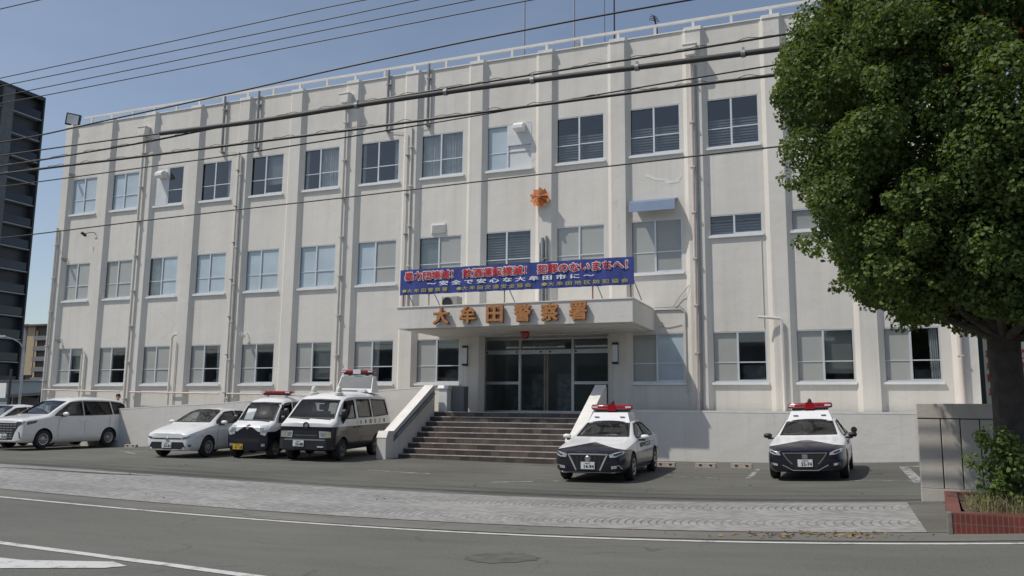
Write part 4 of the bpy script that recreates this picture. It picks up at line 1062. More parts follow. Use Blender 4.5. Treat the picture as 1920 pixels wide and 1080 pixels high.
def fairing(x0, x1, z0, z1, w0, w1):
    mb = MB(); pr = lambda k: [(x0-k*.03, 0), ]
    v = [(x0, w0), (x1, w0), (x1+.05, w1), (x0-.10, w1)]
    mb.add([(x0, -w0, z0), (x0, w0, z0), (x1, w0, z0), (x1, -w0, z0), (x0-.10, -w1, z1), (x0-.10, w1, z1), (x1-.24, w1, z1), (x1-.24, -w1, z1)], [(0, 1, 2, 3), (4, 7, 6, 5), (0, 4, 5, 1), (1, 5, 6, 2), (2, 6, 7, 3), (3, 7, 4, 0)])
    return mb
def patrol_parts(style, digits):
    def fn(bvh):
        P = []
        # grille: wide trapezoid with chrome surround
        if style == 'older':
            g = [(-.48, .655), (.48, .655), (.40, .45), (.30, .29), (-.30, .29), (-.40, .45)]
            P.append(('grille', decal(bvh, g, 'front', .006, 3), M['dark'], True, [('grille_surround', strip(bvh, [(-.29, .30), (-.36, .45), (-.47, .665), (.47, .665), (.36, .45), (.29, .30)], .035, 'front', .016), M['chrome'])]))
            sl = MB()
            for k in range(-3, 4):
                q = strip(bvh, [(k*.10, .34), (k*.11, .62)], .016, 'front', .013); sl.add(q.v, q.f)
            P.append(('grille_bar', sl, mat('grille_blue_black', (.05, .05, .075), .25, .5)))
            e = MB(); h = cast(bvh, (0, .56), 'front'); e.lathe([(0, .03), (.05, .03), (.07, .012), (.07, 0)], (h.x, .0, .56), 'x', 16); P.append(('badge', e, M['steel'], True))
            hl = [(.50, .665), (.60, .69), (.80, .735), (.835, .71), (.80, .66), (.66, .60), (.53, .59)]
            fog = [(.56, .33), (.78, .36), (.80, .42), (.56, .38)]
            P.append(('bumper_trim', strip(bvh, [(-.74, .265), (-.55, .235), (.55, .235), (.74, .265)], .030, 'front', .010), M['chrome']))
            for s in (1, -1):
                P.append(('fog_trim', strip(bvh, [(s*.56, .385), (s*.74, .415), (s*.79, .33)], .018, 'front', .012), M['chrome']))
        else:
            g = [(-.52, .66), (.52, .66), (.44, .50), (.34, .37), (.24, .29), (-.24, .29), (-.34, .37), (-.44, .50)]
            P.append(('grille', decal(bvh, g, 'front', .006, 3), M['dark'], True, [('grille_surround', strip(bvh, [(-.29, .40), (-.40, .52), (-.49, .65), (.49, .65), (.40, .52), (.29, .40)], .018, 'front', .014), M['steel'])]))
            P.append(('bumper_trim', strip(bvh, [(-.50, .375), (-.28, .255), (.28, .255), (.50, .375)], .022, 'front', .016), M['chrome']))
            e = MB(); h = cast(bvh, (0, .57), 'front'); e.box(h.x-.01, h.x+.02, -.06, .06, .52, .62); P.append(('badge', e, M['steel']))
            hl = [(.54, .60), (.56, .665), (.80, .745), (.835, .72), (.80, .665), (.66, .615)]
            fog = [(.62, .36), (.76, .38), (.76, .44), (.62, .41)]
        for s in (1, -1):
            a = [(s*p[0], p[1]) for p in hl]
            inner = [(s*(.5*(p[0]-.68)+.70), .675+(p[1]-.665)*.5) for p in hl]
            P.append(('headlight', decal(bvh, a, 'front', .008, 2), M['lens'], True, [('lamp_core', decal(bvh, inner, 'front', .013, 1), M['dark'])]))
            P.append(('fog_light', decal(bvh, [(s*p[0], p[1]) for p in fog], 'front', .008, 1), M['lens']))
            P.append(('tail_light', decal(bvh, [(s*.45, .74), (s*.70, .72), (s*.74, .86), (s*.45, .86)], 'rear', .008, 1), M['taillight']))
        P.append(number_plate(bvh, .405 if style == 'older' else .42, digits))
        P += mirror_parts(bvh, .62, 1.0, .9, M['carwhite'] if style == 'older' else M['dark'])
        if style != 'older':
            mb = MB(); mb.lathe([(0, -.05), (.06, -.045), (.075, 0), (.06, .045), (0, .05)], (.60, 1.06, 1.115), 'x', 14); P.append(('spot_mirror', mb, M['dark'], True))
        P += seams(bvh, [[(.95, .30), (.98, .60), (.90, .90)], [(-.34, .27), (-.34, .97)], [(-1.05, .30), (-1.30, .62), (-1.40, .98)], [(.95, .26), (-1.02, .26)]])
        P += handles(bvh, [(-.12, .80), (-1.16, .83)])
        P.append(('sill_trim', strip(bvh, [(.95, .235), (-1.05, .235)], .05, 'left', .012), M['steel'])); P.append(('sill_trim', strip(bvh, [(.95, .235), (-1.05, .235)], .05, 'right', .012), M['steel']))
        top = 1.60
        P.append(('roof_fairing', fairing(-.62, .24, 1.345, top, .56, .46), M['carwhite'], False, [('fairing_vent', (lambda q: (q.box(.07, .15, .28, .40, 1.485, 1.50), q.box(.07, .15, -.40, -.28, 1.485, 1.50), q)[2])(MB()), M['steel'])]))
        P.append(light_bar(-.26, 1.735, 1.12, .15))
        P.append(('bar_mount', (lambda q: (q.box(-.34, -.18, -.12, .12, top-.002, 1.65), q)[1])(MB()), M['dark']))
        if style == 'older':
            q = MB(); q.box(.52, .66, .14, .30, 1.035, 1.06); q.box(.56, .72, .02, .09, 1.03, 1.045); P.append(('papers', q, M['glint']))
        mb = MB(); mb.tube([(-1.0, .3, 1.40), (-1.12, .3, 1.75)], .008, 6); P.append(('radio_aerial', mb, M['dark']))
        for a in ('left', 'right'):
            h = cast(bvh, (-.1, .72), a); s = 1 if a == 'left' else -1
            g = text_mb('福岡県警察', .2, 0, .004); xs = [v[0] for v in g.v]; ys = [v[1] for v in g.v]; r = MB(); r.f = g.f; r.mi = g.mi
            for v in g.v:
                u = (v[0]-min(xs))/(max(xs)-min(xs)); xx = (.62-1.5*u) if s < 0 else (-.88+1.5*u); xx = -xx-.26 if s > 0 else xx
                zz = .80+(v[1]-(min(ys)+max(ys))/2)/(max(ys)-min(ys))*.12; hh = cast(bvh, (xx, zz), a); r.v.append((xx, hh.y+s*.006, zz))
            P.append(('side_lettering', r, M['ink']))
        return P
    return fn
b, c, wn = saloon(1., 1.0001, 1.)
def patrol_spec(style, digits):
    return dict(name='patrol_car', body=b, cabin=c, windows=wn, paint=two_tone('patrol_paint_'+style, .66, .915 if style == 'older' else .93, .19 if style == 'older' else .16, 1.15, 1.65), axles=(1.45, -1.42), track=.895, wr=.325, seats=seats_saloon(), dash=(.80, .93, .68),
                rim=M['rim'], spokes=7, parts=patrol_parts(style, digits))
def gl(x, y): return (x, y, float(gz(x, y))+.004)
# the left front car is the older patrol car beside the stairs, the other one stands alone at the right
vehicle(patrol_spec('older', '14-94'), 'black and white patrol car with white mirrors beside the stairs, plate 14-94', 'police car', gl(27.65, -6.53), -88.0, 'patrol cars', .97)
vehicle(patrol_spec('newer', '33-74'), 'black and white patrol car with black mirrors alone at right, plate 33-74', 'police car', gl(32.45, -5.30), -92.0, 'patrol cars', .95)

# ---- white saloon
def white_parts(bvh):
    P = []
    k = .97; g = [(-.55, .48), (.55, .48), (.66, .27), (-.66, .27)]
    P.append(('grille', decal(bvh, g, 'front', .006, 3), M['dark'], True, [('grille_surround', strip(bvh, [(-.68, .245), (.68, .245)], .03, 'front', .012), M['whitealu'])]))
    P.append(('front_slot', decal(bvh, [(-.50, .60), (.50, .60), (.46, .565), (-.46, .565)], 'front', .006, 2), M['dark']))
    e = MB(); h = cast(bvh, (0, .56), 'front'); e.lathe([(0, .03), (.05, .03), (.07, 0)], (h.x, .0, .56), 'x', 16); P.append(('badge', e, M['steel'], True))
    for s in (1, -1):
        a = [(s*x, z) for x, z in ((.46, .61), (.70, .66), (.79, .69), (.80, .665), (.72, .61), (.52, .565))]
        P.append(('headlight', decal(bvh, a, 'front', .008, 2), M['lens'], True, [('lamp_core', decal(bvh, [(s*x, z) for x, z in ((.52, .61), (.70, .65), (.74, .645), (.68, .61), (.55, .585))], 'front', .013, 1), M['dark'])]))
        P.append(('fog_light', decal(bvh, [(s*.70, .40), (s*.76, .42), (s*.76, .30), (s*.73, .28)], 'front', .008, 1), M['dark']))
        P.append(('tail_light', decal(bvh, [(s*.42, .74), (s*.66, .72), (s*.70, .86), (s*.42, .86)], 'rear', .008, 1), M['taillight']))
    P.append(number_plate(bvh, .39, '33-81'))
    P += mirror_parts(bvh, .74, 1.05, .9, M['carwhite'])
    P += seams(bvh, [[(.88, .30), (.90, .60), (.84, .88)], [(-.31, .27), (-.31, .95)], [(-.97, .30), (-1.2, .62), (-1.29, .95)]]); P += handles(bvh, [(-.12, .80), (-1.06, .82)], 'white')
    return P
b2, c2, wn2 = saloon(.901, .945, 1.035, .22)
vehicle(dict(name='saloon_car', body=b2, cabin=c2, windows=wn2, paint=M['carwhite'], axles=(1.34, -1.30), track=.865, wr=.315, seats=[(-.15, .36, .56, .48, 1.0), (-.15, -.36, .56, .48, 1.0), (-.95, 0, .56, 1.1, 1.0)], dash=(.88, .95, .62), rim=M['rim'], spokes=9, parts=white_parts),
        'white saloon car with a dark trapezoid grille left of the small patrol van', 'car', gl(14.22, -5.80), -83.5, None, .98)
# ---- white estate half hidden at the left edge
vehicle(dict(name='estate_car', body=[(x, [(y, z*1.16) for y, z in h]) for x, h in b2], cabin=[(x, [(y, z*1.16) for y, z in h]) for x, h in c2], windows=[(a, [(p[0], p[1]*1.16) for p in P], k) for a, P, k in wn2], paint=M['carwhite'], axles=(1.34, -1.30), track=.865, wr=.315,
             seats=[(-.15, .36, .66, .48, 1.15), (-.15, -.36, .66, .48, 1.15)], dash=(.70, 1.05, .64), spokes=9, parts=lambda bv: mirror_parts(bv, .55, 1.16, .9, M['carwhite'])+seams(bv, [[(-.31, .3), (-.31, 1.1)]])),
        'white car at the left edge mostly hidden behind the white minivan', 'car', (2.55, -3.9, .0), -90, None, .95)

# ---- white minivan
mv = [S(2.46, .25, .70, .35, .84, .60, .88, .90, .85, 1.00, .74, 1.03), S(2.33, .22, .78, .34, .905, .60, .92, 1.0, .885, 1.09, .76, 1.12), S(1.75, .20, .82, .33, .92, .62, .925, 1.09, .905, 1.16, .77, 1.19), S(1.38, .20, .82, .33, .92, .62, .925, 1.13, .90, 1.20, .79, 1.235),
      S(1.20, .20, .82, .33, .92, .62, .925, 1.15, .90, 1.30, .78, 1.35), S(.42, .20, .82, .33, .92, .62, .925, 1.18, .895, 1.74, .70, 1.83), S(.05, .20, .82, .33, .92, .62, .925, 1.18, .895, 1.81, .71, 1.91), S(-.8, .20, .82, .33, .92, .62, .925, 1.19, .895, 1.83, .71, 1.935), S(-1.8, .20, .82, .33, .92, .62, .925, 1.22, .89, 1.81, .70, 1.92),
      S(-2.25, .22, .80, .35, .90, .63, .915, 1.25, .885, 1.74, .68, 1.86), S(-2.42, .26, .76, .38, .86, .64, .885, 1.2, .87, 1.66, .66, 1.76), S(-2.49, .32, .66, .42, .78, .64, .80, 1.1, .80, 1.5, .6, 1.58)]
def boxcab(c): return [(x, [(0, z0), (w0, z0), (w0, z0+.2), (w1, z1), (w2, z2), (w2*.6, z2+.02), (0, z2+.02)]) for x, z0, w0, z1, w1, z2, w2 in c]
mvc = boxcab([(1.18, .5, .74, 1.12, .80, 1.22, .70), (.42, .5, .76, 1.15, .81, 1.70, .63), (-.8, .5, .76, 1.17, .81, 1.80, .63), (-1.8, .5, .76, 1.2, .80, 1.79, .62), (-2.22, .5, .74, 1.22, .79, 1.66, .60)])
def mv_parts(bvh):
    P = []
    g = [(-.62, .93), (.62, .93), (.66, .80), (.52, .60), (.42, .33), (-.42, .33), (-.52, .60), (-.66, .80)]
    P.append(('grille', decal(bvh, g, 'front', .006, 3), M['dark'], True))
    sl = MB()
    for z, hw in ((.86, .62), (.77, .60), (.68, .54), (.59, .49), (.50, .46), (.42, .43)):
        for k in range(-3, 4):
            if abs(k*.17)+.06 < hw: q = strip(bvh, [(k*.17-.06, z), (k*.17+.06, z)], .028, 'front', .014); sl.add(q.v, q.f)
    P.append(('grille_bar', sl, M['steel']))
    P.append(('bumper_trim', strip(bvh, [(-.78, .30), (-.4, .27), (.4, .27), (.78, .30)], .05, 'front', .012), M['chrome']))
    for s in (1, -1):
        P.append(('headlight', decal(bvh, [(s*x, z) for x, z in ((.56, .96), (.84, 1.0), (.86, .96), (.84, .90), (.64, .80))], 'front', .008, 2), M['cardark'] if 0 else mat('smoked_lamp', (.05, .055, .065), .08, coat=1.), True))
        P.append(('fog_light', decal(bvh, [(s*.70, .62), (s*.75, .60), (s*.82, .38), (s*.76, .42)], 'front', .008, 1), M['dark']))
        sd = 'left' if s > 0 else 'right'
        P.append(('headlight', decal(bvh, [(2.30, .98), (1.86, 1.03), (1.95, .93), (2.28, .86)], sd, .008, 1), mat('smoked_lamp', (.05, .055, .065), .08, coat=1.)))
        P.append(('tail_light', decal(bvh, [(-2.02, 1.23), (-2.38, 1.21), (-2.38, .96), (-2.30, .98)], sd, .014, 2), M['taillight']))
        P.append(('tail_light', decal(bvh, [(s*.5, 1.22), (s*.82, 1.2), (s*.82, 1.0), (s*.5, 1.06)], 'rear', .010, 1), M['taillight']))
    P.append(number_plate(bvh, .46, '18-88'))
    P += mirror_parts(bvh, .82, 1.25, .9, M['carwhite'], (.12, .24, .17))
    P += seams(bvh, [[(.95, .30), (1.0, .7), (.92, 1.16)], [(-.22, .28), (-.22, 1.20)], [(-1.35, .28), (-1.42, .7), (-1.45, 1.2)], [(.05, 1.72), (-2.2, 1.68)]]); P += handles(bvh, [(-.06, 1.02), (-.40, 1.02)], 'chrome')
    return P
vehicle(dict(name='minivan', body=mv, cabin=mvc, windows=[('front', [(-.70, 1.26), (.70, 1.26), (.60, 1.72), (0, 1.75), (-.60, 1.72)], 'glass'), ('rear', [(-.6, 1.28), (.6, 1.28), (.54, 1.66), (-.54, 1.66)], 'dark'),
        ('side', [(1.12, 1.20), (.98, 1.30), (.36, 1.68), (-.14, 1.73), (-.14, 1.21)], 'glass'), ('side', [(-.22, 1.21), (-.22, 1.735), (-1.48, 1.735), (-1.56, 1.25)], 'dark'), ('side', [(-1.66, 1.26), (-1.58, 1.735), (-2.10, 1.69), (-2.28, 1.62), (-2.30, 1.28)], 'dark')],
        paint=M['carwhite'], axles=(1.58, -1.42), track=.915, wr=.345, seats=[(-.1, .40, .75, .52, 1.25), (-.1, -.40, .75, .52, 1.25), (-1.2, .4, .75, .5, 1.25)], dash=(1.15, 1.12, .74), rim=M['rim'], spokes=10, parts=mv_parts),
        'white minivan with a tall dark grille and tinted windows at the left end', 'minivan', (4.98, -3.55, float(gz(5.0, -3.5))+.06), -88.5, None, 1.0)

# ---- small patrol van (kei class) and larger patrol van
def van_parts(spec):
    def fn(bvh):
        P = []; kei = spec == 'kei'
        for s in (1, -1):
            if kei:
                a = [(s*x, z) for x, z in ((.40, 1.00), (.60, 1.02), (.645, .99), (.65, .78), (.60, .70), (.44, .74))]
                P.append(('headlight', decal(bvh, a, 'front', .010, 2), M['lens'], True, [('lamp_core', decal(bvh, [(s*x, z) for x, z in ((.47, .93), (.60, .94), (.61, .82), (.50, .80))], 'front', .014, 1), M['steel'])]))
                P.append(('fog_light', decal(bvh, [(s*.48, .46), (s*.60, .46), (s*.60, .38), (s*.48, .38)], 'front', .008, 1), M['steel']))
                P.append(('tail_light', decal(bvh, [(s*.54, .6), (s*.62, .6), (s*.62, .95), (s*.54, .95)], 'rear', .008, 1), M['taillight']))
            else:
                a = [(s*x, z) for x, z in ((.40, .84), (.60, .84), (.60, .66), (.42, .66))]
                P.append(('headlight', decal(bvh, a, 'front', .012, 2), M['lens'], True, [('lamp_core', decal(bvh, [(s*x, z) for x, z in ((.44, .81), (.57, .81), (.57, .69), (.45, .69))], 'front', .016, 1), M['steel'])]))
                P.append(('indicator_lamp', decal(bvh, [(s*x, z) for x, z in ((.61, .84), (.76, .83), (.77, .67), (.61, .66))], 'front', .012, 1), mat('cream_indicator', (.36, .34, .27), .2, coat=.6)))
                P.append(('tail_light', decal(bvh, [(s*.62, .7), (s*.74, .7), (s*.74, 1.0), (s*.62, 1.0)], 'rear', .008, 1), M['taillight']))
        if kei:
            e = MB(); h = cast(bvh, (0, .93), 'front'); e.lathe([(0, .03), (.045, .025), (.05, 0)], (h.x, 0, .93), 'x', 14); P.append(('badge', e, M['chrome'], True))
            P.append(('lower_grille', decal(bvh, [(-.42, .60), (.42, .60), (.40, .50), (-.40, .50)], 'front', .006, 2), M['dark']))
            P.append(number_plate(bvh, .36, '4・18', 'plateyellow', y=-.30))
            P += mirror_parts(bvh, 1.05, 1.20, .7, M['dark'], (.10, .16, .22)); P += seams(bvh, [[(1.0, .35), (1.02, 1.04)], [(.18, .35), (.18, 1.08)], [(-.75, .35), (-.75, 1.06)]]); P += handles(bvh, [(.30, .90), (-.1, .90)], 'dark')
            P.append(light_bar(.05, 2.02, 1.10, .10, False)); q = MB()
            for y in (-.35, .35): q.box(-.0, .10, y-.04, y+.04, 1.88, 1.95)
            P.append(('bar_mount', q, M['white']))
            q = MB(); q.add([(1.24, .18, 1.13), (1.24, .48, 1.13), (1.03, .45, 1.50), (1.03, .16, 1.50)], [(0, 1, 2, 3)]); q.v = [(x-.06, -y, z) for x, y, z in q.v]; P.append(('window_notice', q, M['panel']))
            P.append(('wiper', strip(bvh, [(.5, 1.12), (.0, 1.16)], .02, 'front', .02), M['dark']))
        else:
            g = [(-.38, .85), (.38, .85), (.36, .64), (-.36, .64)]
            P.append(('grille', decal(bvh, g, 'front', .008, 2), M['dark'], True, [('grille_bar', strip(bvh, [(-.34, .72), (.34, .72)], .03, 'front', .014), mat('grey_grille_bar', (.12, .12, .12), .4, .3)), ('grille_bar', strip(bvh, [(-.35, .80), (.35, .80)], .02, 'front', .014), M['dark'])]))
            e = MB(); h = cast(bvh, (0, 1.01), 'front'); n = 16; e.tube([(h.x+.02, .075*math.cos(2*math.pi*k/n), 1.0+.075*math.sin(2*math.pi*k/n)) for k in range(n+1)], .018, 6); P.append(('badge', e, M['dark'], True))
            bp = MB(); 
            hh = cast(bvh, (0, .5), 'front'); bp.prism([(-.80, hh.x-.30), (-.80, hh.x+.0), (-.66, hh.x+.07), (.66, hh.x+.07), (.80, hh.x+.0), (.80, hh.x-.30)], .34, .60, 'z'); bp.v = [(y, x, z) for x, y, z in bp.v]
            P.append(('bumper', bp, M['dark'], False, [('bumper_edge', (lambda q: (q.box(hh.x+.0, hh.x+.075, -.62, .62, .585, .615), q)[1])(MB()), M['steel']), ('tow_lamp', (lambda q: (q.box(hh.x+.07, hh.x+.09, .40, .58, .40, .43), q)[1])(MB()), M['lamp'])]))
            P.append(number_plate(bvh, .50, '33-88', x=hh.x+.06, y=-.18))
            P += mirror_parts(bvh, 1.62, 1.34, .8, M['dark'], (.10, .15, .24)); P += seams(bvh, [[(1.25, .75), (1.20, 1.12)], [(.52, .4), (.52, 1.74)], [(.50, .98), (.50, 1.14)], [(-.62, .4), (-.62, 1.75)], [(.5, .62), (-1.0, .62)]]); P += handles(bvh, [(.66, .92), (.36, .92)], 'dark')
            P.append(('wiper', strip(bvh, [(.62, 1.17), (.05, 1.20)], .022, 'front', .02), M['dark'])); P.append(('wiper', strip(bvh, [(-.02, 1.17), (-.58, 1.20)], .022, 'front', .02), M['dark']))
            for s in (1, -1):       # white roof beacons
                q = MB(); zt = cast(bvh, (.95, s*.40), 'top').z-1.92; q.lathe([(.13, 1.90), (.13, 1.97), (.085, 1.985), (.085, 2.03), (.075, 2.12), (.04, 2.16), (0, 2.165)], (.95, s*.40, zt), 'z', 16); P.append(('roof_beacon', q, mat('off_white_beacon', (.66, .66, .58), .35), True))
            # tilted message board on the roof with the light bar above
            BK = .80
            q = MB(); q.add([(-.72, -.62, 1.93), (-.72, .62, 1.93), (-.15, .62, 1.93), (-.15, -.62, 1.93), (-.66, -.55, 2.47), (-.66, .55, 2.47), (-.42, .55, 2.47), (-.42, -.55, 2.47)], [(0, 1, 2, 3), (4, 7, 6, 5), (0, 4, 5, 1), (1, 5, 6, 2), (2, 6, 7, 3), (3, 7, 4, 0)])
            q.v = [(x-BK, y, z) for x, y, z in q.v]
            def onp(y, z): x = -.15-BK+(-.27)*(z-1.93)/.54; return (x+.012, y, z)
            sc = MB(); sc.add([onp(-.565, 2.07), onp(.565, 2.07), onp(.525, 2.44), onp(-.525, 2.44)], [(0, 1, 2, 3)])
            fr = MB(); fr.box(-.16-BK, -.02-BK, -.40, .45, 1.95, 2.03); sl = MB(); sl.box(-.02-BK, -.01-BK, -.38, .20, 1.97, 1.99)
            P.append(('message_board', q, M['white'], False, [('board_screen', sc, mat('grey_board_screen', (.11, .115, .12), .3, coat=.4)), ('board_base', fr, M['white']), ('base_slot', sl, M['dark'])]))
            lb = light_bar(-.50-BK, 2.60, 1.16, .11, False); lb[4].append(('centre_speaker', (lambda q: (q.box(-.64-BK, -.36-BK, -.13, .13, 2.52, 2.67), q)[1])(MB()), M['panel'])); P.append(lb)
            q = MB()
            for y in (-.3, .3): q.box(-.56-BK, -.46-BK, y-.03, y+.03, 2.465, 2.54)
            P.append(('bar_mount', q, M['dark']))
            for a in ('left', 'right'):
                s = 1 if a == 'left' else -1; order = '大牟田警察署' if s > 0 else '大牟田警察署'
                for i, ch in enumerate(order):
                    g2 = text_mb(ch, .2, 0, .006); xs = [v[0] for v in g2.v]; ys = [v[1] for v in g2.v]; r = MB(); r.f = g2.f; r.mi = g2.mi
                    x0 = (.28-.36*i) if s > 0 else (-1.5+.36*i)
                    # lettering reads from the front backwards on the near side
                    for v in g2.v:
                        u = (v[0]-(min(xs)+max(xs))/2)/(max(xs)-min(xs))*.13; xx = x0+(u if s < 0 else -u)
                        if s > 0: xx = x0-u
                        zz = 1.06+(v[1]-(min(ys)+max(ys))/2)/(max(ys)-min(ys))*.125; hh2 = cast(bvh, (xx, zz), a); r.v.append((xx, hh2.y+s*.006, zz))
                    P.append(('side_character', r, M['ink']))
        return P
    return fn
kb = [S(1.69, .26, .55, .36, .65, .60, .68, .86, .65, .93, .54, .96), S(1.60, .23, .61, .35, .705, .60, .73, .96, .70, 1.03, .60, 1.06), S(1.28, .22, .63, .35, .73, .60, .735, 1.03, .715, 1.10, .65, 1.13), S(1.16, .22, .63, .35, .73, .60, .735, 1.04, .715, 1.20, .645, 1.25), S(.78, .22, .63, .35, .73, .60, .735, 1.05, .715, 1.67, .60, 1.76),
      S(.45, .22, .63, .35, .73, .60, .735, 1.05, .715, 1.76, .61, 1.87), S(-.3, .22, .63, .35, .73, .60, .735, 1.05, .715, 1.78, .62, 1.90), S(-1.1, .22, .63, .35, .73, .60, .735, 1.05, .715, 1.78, .62, 1.90), S(-1.58, .24, .62, .36, .72, .60, .73, 1.05, .705, 1.72, .60, 1.83), S(-1.69, .32, .56, .42, .66, .60, .68, 1.0, .66, 1.55, .55, 1.62)]
kc = boxcab([(1.14, .5, .58, 1.03, .63, 1.13, .58), (.78, .5, .58, 1.05, .63, 1.62, .53), (-.3, .5, .58, 1.05, .63, 1.74, .55), (-1.1, .5, .58, 1.05, .63, 1.74, .55), (-1.52, .5, .56, 1.05, .62, 1.66, .53)])
vehicle(dict(name='patrol_van', body=kb, cabin=kc, windows=[('front', [(-.60, 1.15), (.60, 1.15), (.535, 1.68), (0, 1.70), (-.535, 1.68)], 'glass'), ('rear', [(-.5, 1.15), (.5, 1.15), (.46, 1.55), (-.46, 1.55)], 'dark'), ('side', [(1.10, 1.09), (.76, 1.64), (.24, 1.69), (.24, 1.09)], 'dark'), ('side', [(.12, 1.10), (.12, 1.69), (-.68, 1.69), (-.68, 1.10)], 'dark'), ('side', [(-.80, 1.10), (-.80, 1.69), (-1.42, 1.66), (-1.46, 1.12)], 'dark')],
        paint=two_tone('small_van_paint', .90, 1.04, .62, 1.0, 1.3, .82), axles=(1.22, -1.20), track=.715, wr=.285, seats=[(.30, .32, .7, .46, 1.2), (.30, -.32, .7, .46, 1.2)], dash=(1.12, 1.02, .56), rim=M['rim'], spokes=6, parts=van_parts('kei')),
        'small black and white patrol van with a yellow number plate and red roof bar', 'police van', gl(16.32, -5.25), -82.5, 'patrol vans', .98)
vb = [S(2.12, .32, .62, .42, .77, .65, .80, .98, .78, 1.05, .70, 1.07), S(2.04, .28, .70, .40, .825, .65, .845, 1.01, .83, 1.09, .74, 1.12), S(1.86, .27, .72, .40, .835, .65, .85, 1.08, .84, 1.16, .77, 1.19), S(1.76, .27, .72, .40, .835, .65, .85, 1.09, .84, 1.25, .76, 1.29), S(1.30, .27, .72, .40, .835, .65, .85, 1.12, .84, 1.70, .69, 1.78), S(.98, .27, .72, .40, .835, .65, .85, 1.13, .84, 1.80, .69, 1.90),
      S(.4, .27, .72, .40, .835, .65, .85, 1.14, .84, 1.83, .70, 1.955), S(-1.5, .27, .72, .40, .835, .65, .85, 1.14, .84, 1.83, .70, 1.965), S(-2.05, .28, .72, .41, .83, .65, .845, 1.14, .835, 1.79, .69, 1.92), S(-2.18, .34, .66, .44, .78, .65, .80, 1.05, .79, 1.64, .64, 1.74)]
vc = boxcab([(1.72, .55, .66, 1.08, .76, 1.19, .69), (1.30, .55, .68, 1.11, .76, 1.63, .62), (.4, .55, .68, 1.13, .76, 1.79, .63), (-1.5, .55, .68, 1.13, .76, 1.80, .63), (-2.0, .55, .66, 1.13, .75, 1.72, .61)])
vehicle(dict(name='patrol_van', body=vb, cabin=vc, windows=[('front', [(-.70, 1.20), (.70, 1.20), (.60, 1.70), (0, 1.72), (-.60, 1.70)], 'glass'), ('rear', [(-.6, 1.2), (.6, 1.2), (.54, 1.66), (-.54, 1.66)], 'glass'), ('side', [(1.62, 1.14), (1.52, 1.05), (1.30, 1.18), (.62, 1.18), (.62, 1.70), (1.22, 1.66)], 'dark'), ('side', [(.42, 1.20), (.42, 1.72), (-.52, 1.72), (-.56, 1.20)], 'glass'), ('side', [(-.70, 1.20), (-.66, 1.72), (-1.80, 1.70), (-1.92, 1.24)], 'glass')],
        paint=two_tone('van_paint', .96, .96, 0., 1.0, 1.3), axles=(1.46, -.95), track=.825, wr=.31, seats=[(.75, .36, .85, .5, 1.36), (.75, -.36, .85, .5, 1.36), (-.6, 0, .8, 1.2, 1.3)], dash=(1.66, 1.10, .68), rim=M['darkrim'], spokes=6, parts=van_parts('big')),
        'larger black and white patrol van with a tilted message board on its roof', 'police van', gl(18.20, -4.55), -82.0, 'patrol vans', 1.04)

# ------------------------------------------------------------------ wheel stops
ws = thing('wheel_stop', 'pinkish concrete wheel stop just behind the patrol car beside the stairs', 'wheel stop', gl(28.42, -3.55), 0, 'wheel stops by the terrace wall')
mb = MB(); mb.prism([(-.075, -.02), (-.055, .115), (.055, .115), (.075, -.02)], -.28, .28, 'x'); mesh_obj('block', mb, mat('pinkish_concrete', (.36, .30, .265), .8, var=.2, scale=14), ws, bevel=.012)
for s in (-1, 1): mb = MB(); mb.box(s*.14-.035, s*.14+.035, -.082, -.06, .055, .085); mesh_obj('fixing_hole', mb, M['dark'], ws)
for (x, y, lab) in ((29.55, -3.62, 'pinkish concrete wheel stop in the empty bay, nearer the patrol car by the stairs'), (30.52, -3.64, 'pinkish concrete wheel stop in the empty bay, nearer the lone right patrol car'),
                    (8.0, -3.0, 'pinkish concrete wheel stop at the rear of the white minivan')):
    o = ws.copy(); COL.objects.link(o); o.location = gl(x, y); o['label'] = lab
    for ch in list(ws.children):
        c = ch.copy(); COL.objects.link(c); c.parent = o

# ------------------------------------------------------------------ concrete gate panel, planter
z0 = float(gz(34.4, -12))
t = thing('gate_panel', 'weathered beige concrete wall panel with vertical grooves behind the tree', 'gate wall', (36.3, -11.9, z0))
gx = [34.36]+[34.70+.285*k for k in range(13)]; top, bot = 1.77, z0-.05
mb = MB()
mb.box(34.36, 38.4, -11.90, -11.78, bot, top)                                   # core
mb.box(34.352, 38.4, -12.008, -11.902, 1.53, top+.0)                             # top band
mb.box(34.355, 38.4, -12.00, -11.902, bot, bot+.26)
part('core', mb, M['conc'], t, bevel=.008)
for a, b in zip(gx, gx[1:]):
    mb = MB(); mb.box(a+(.008 if a > 34.4 else 0), b-.008, -12.0, -11.902, bot+.262, 1.515); part('panel_strip', mb, M['conc'], t, bevel=.008)
t = thing('planter', 'low planter faced with red tiles round the foot of the street tree', 'planter', (36.5, -14.6, .2))
pz0, pz1 = float(gz(34.4, -16.2))-.05, .44
P0 = [(34.34, -16.20), (40., -16.20), (40., -13.0), (34.60, -13.0)]; P1 = [(34.50, -16.02), (39.8, -16.02), (39.8, -13.2), (34.75, -13.2)]
mb = MB()
for k in range(4):
    a, b = P0[k], P0[(k+1) % 4]; c, d = P1[k], P1[(k+1) % 4]
    mb.quad((*a, pz0), (*b, pz0), (*b, pz1), (*a, pz1)); mb.quad((*a, pz1), (*b, pz1), (*d, pz1), (*c, pz1)); mb.quad((*c, pz1), (*d, pz1), (*d, pz0), (*c, pz0))
part('tiled_wall', mb, M['planter'], t)
mb = MB(); mb.box(34.33, 34.385, -16.212, -16.13, pz0, pz1+.004); part('corner_mortar', mb, mat('grey_mortar', (.20, .18, .155), .9, var=.3, scale=12), t, bevel=.01)
mb = MB(); n = 16
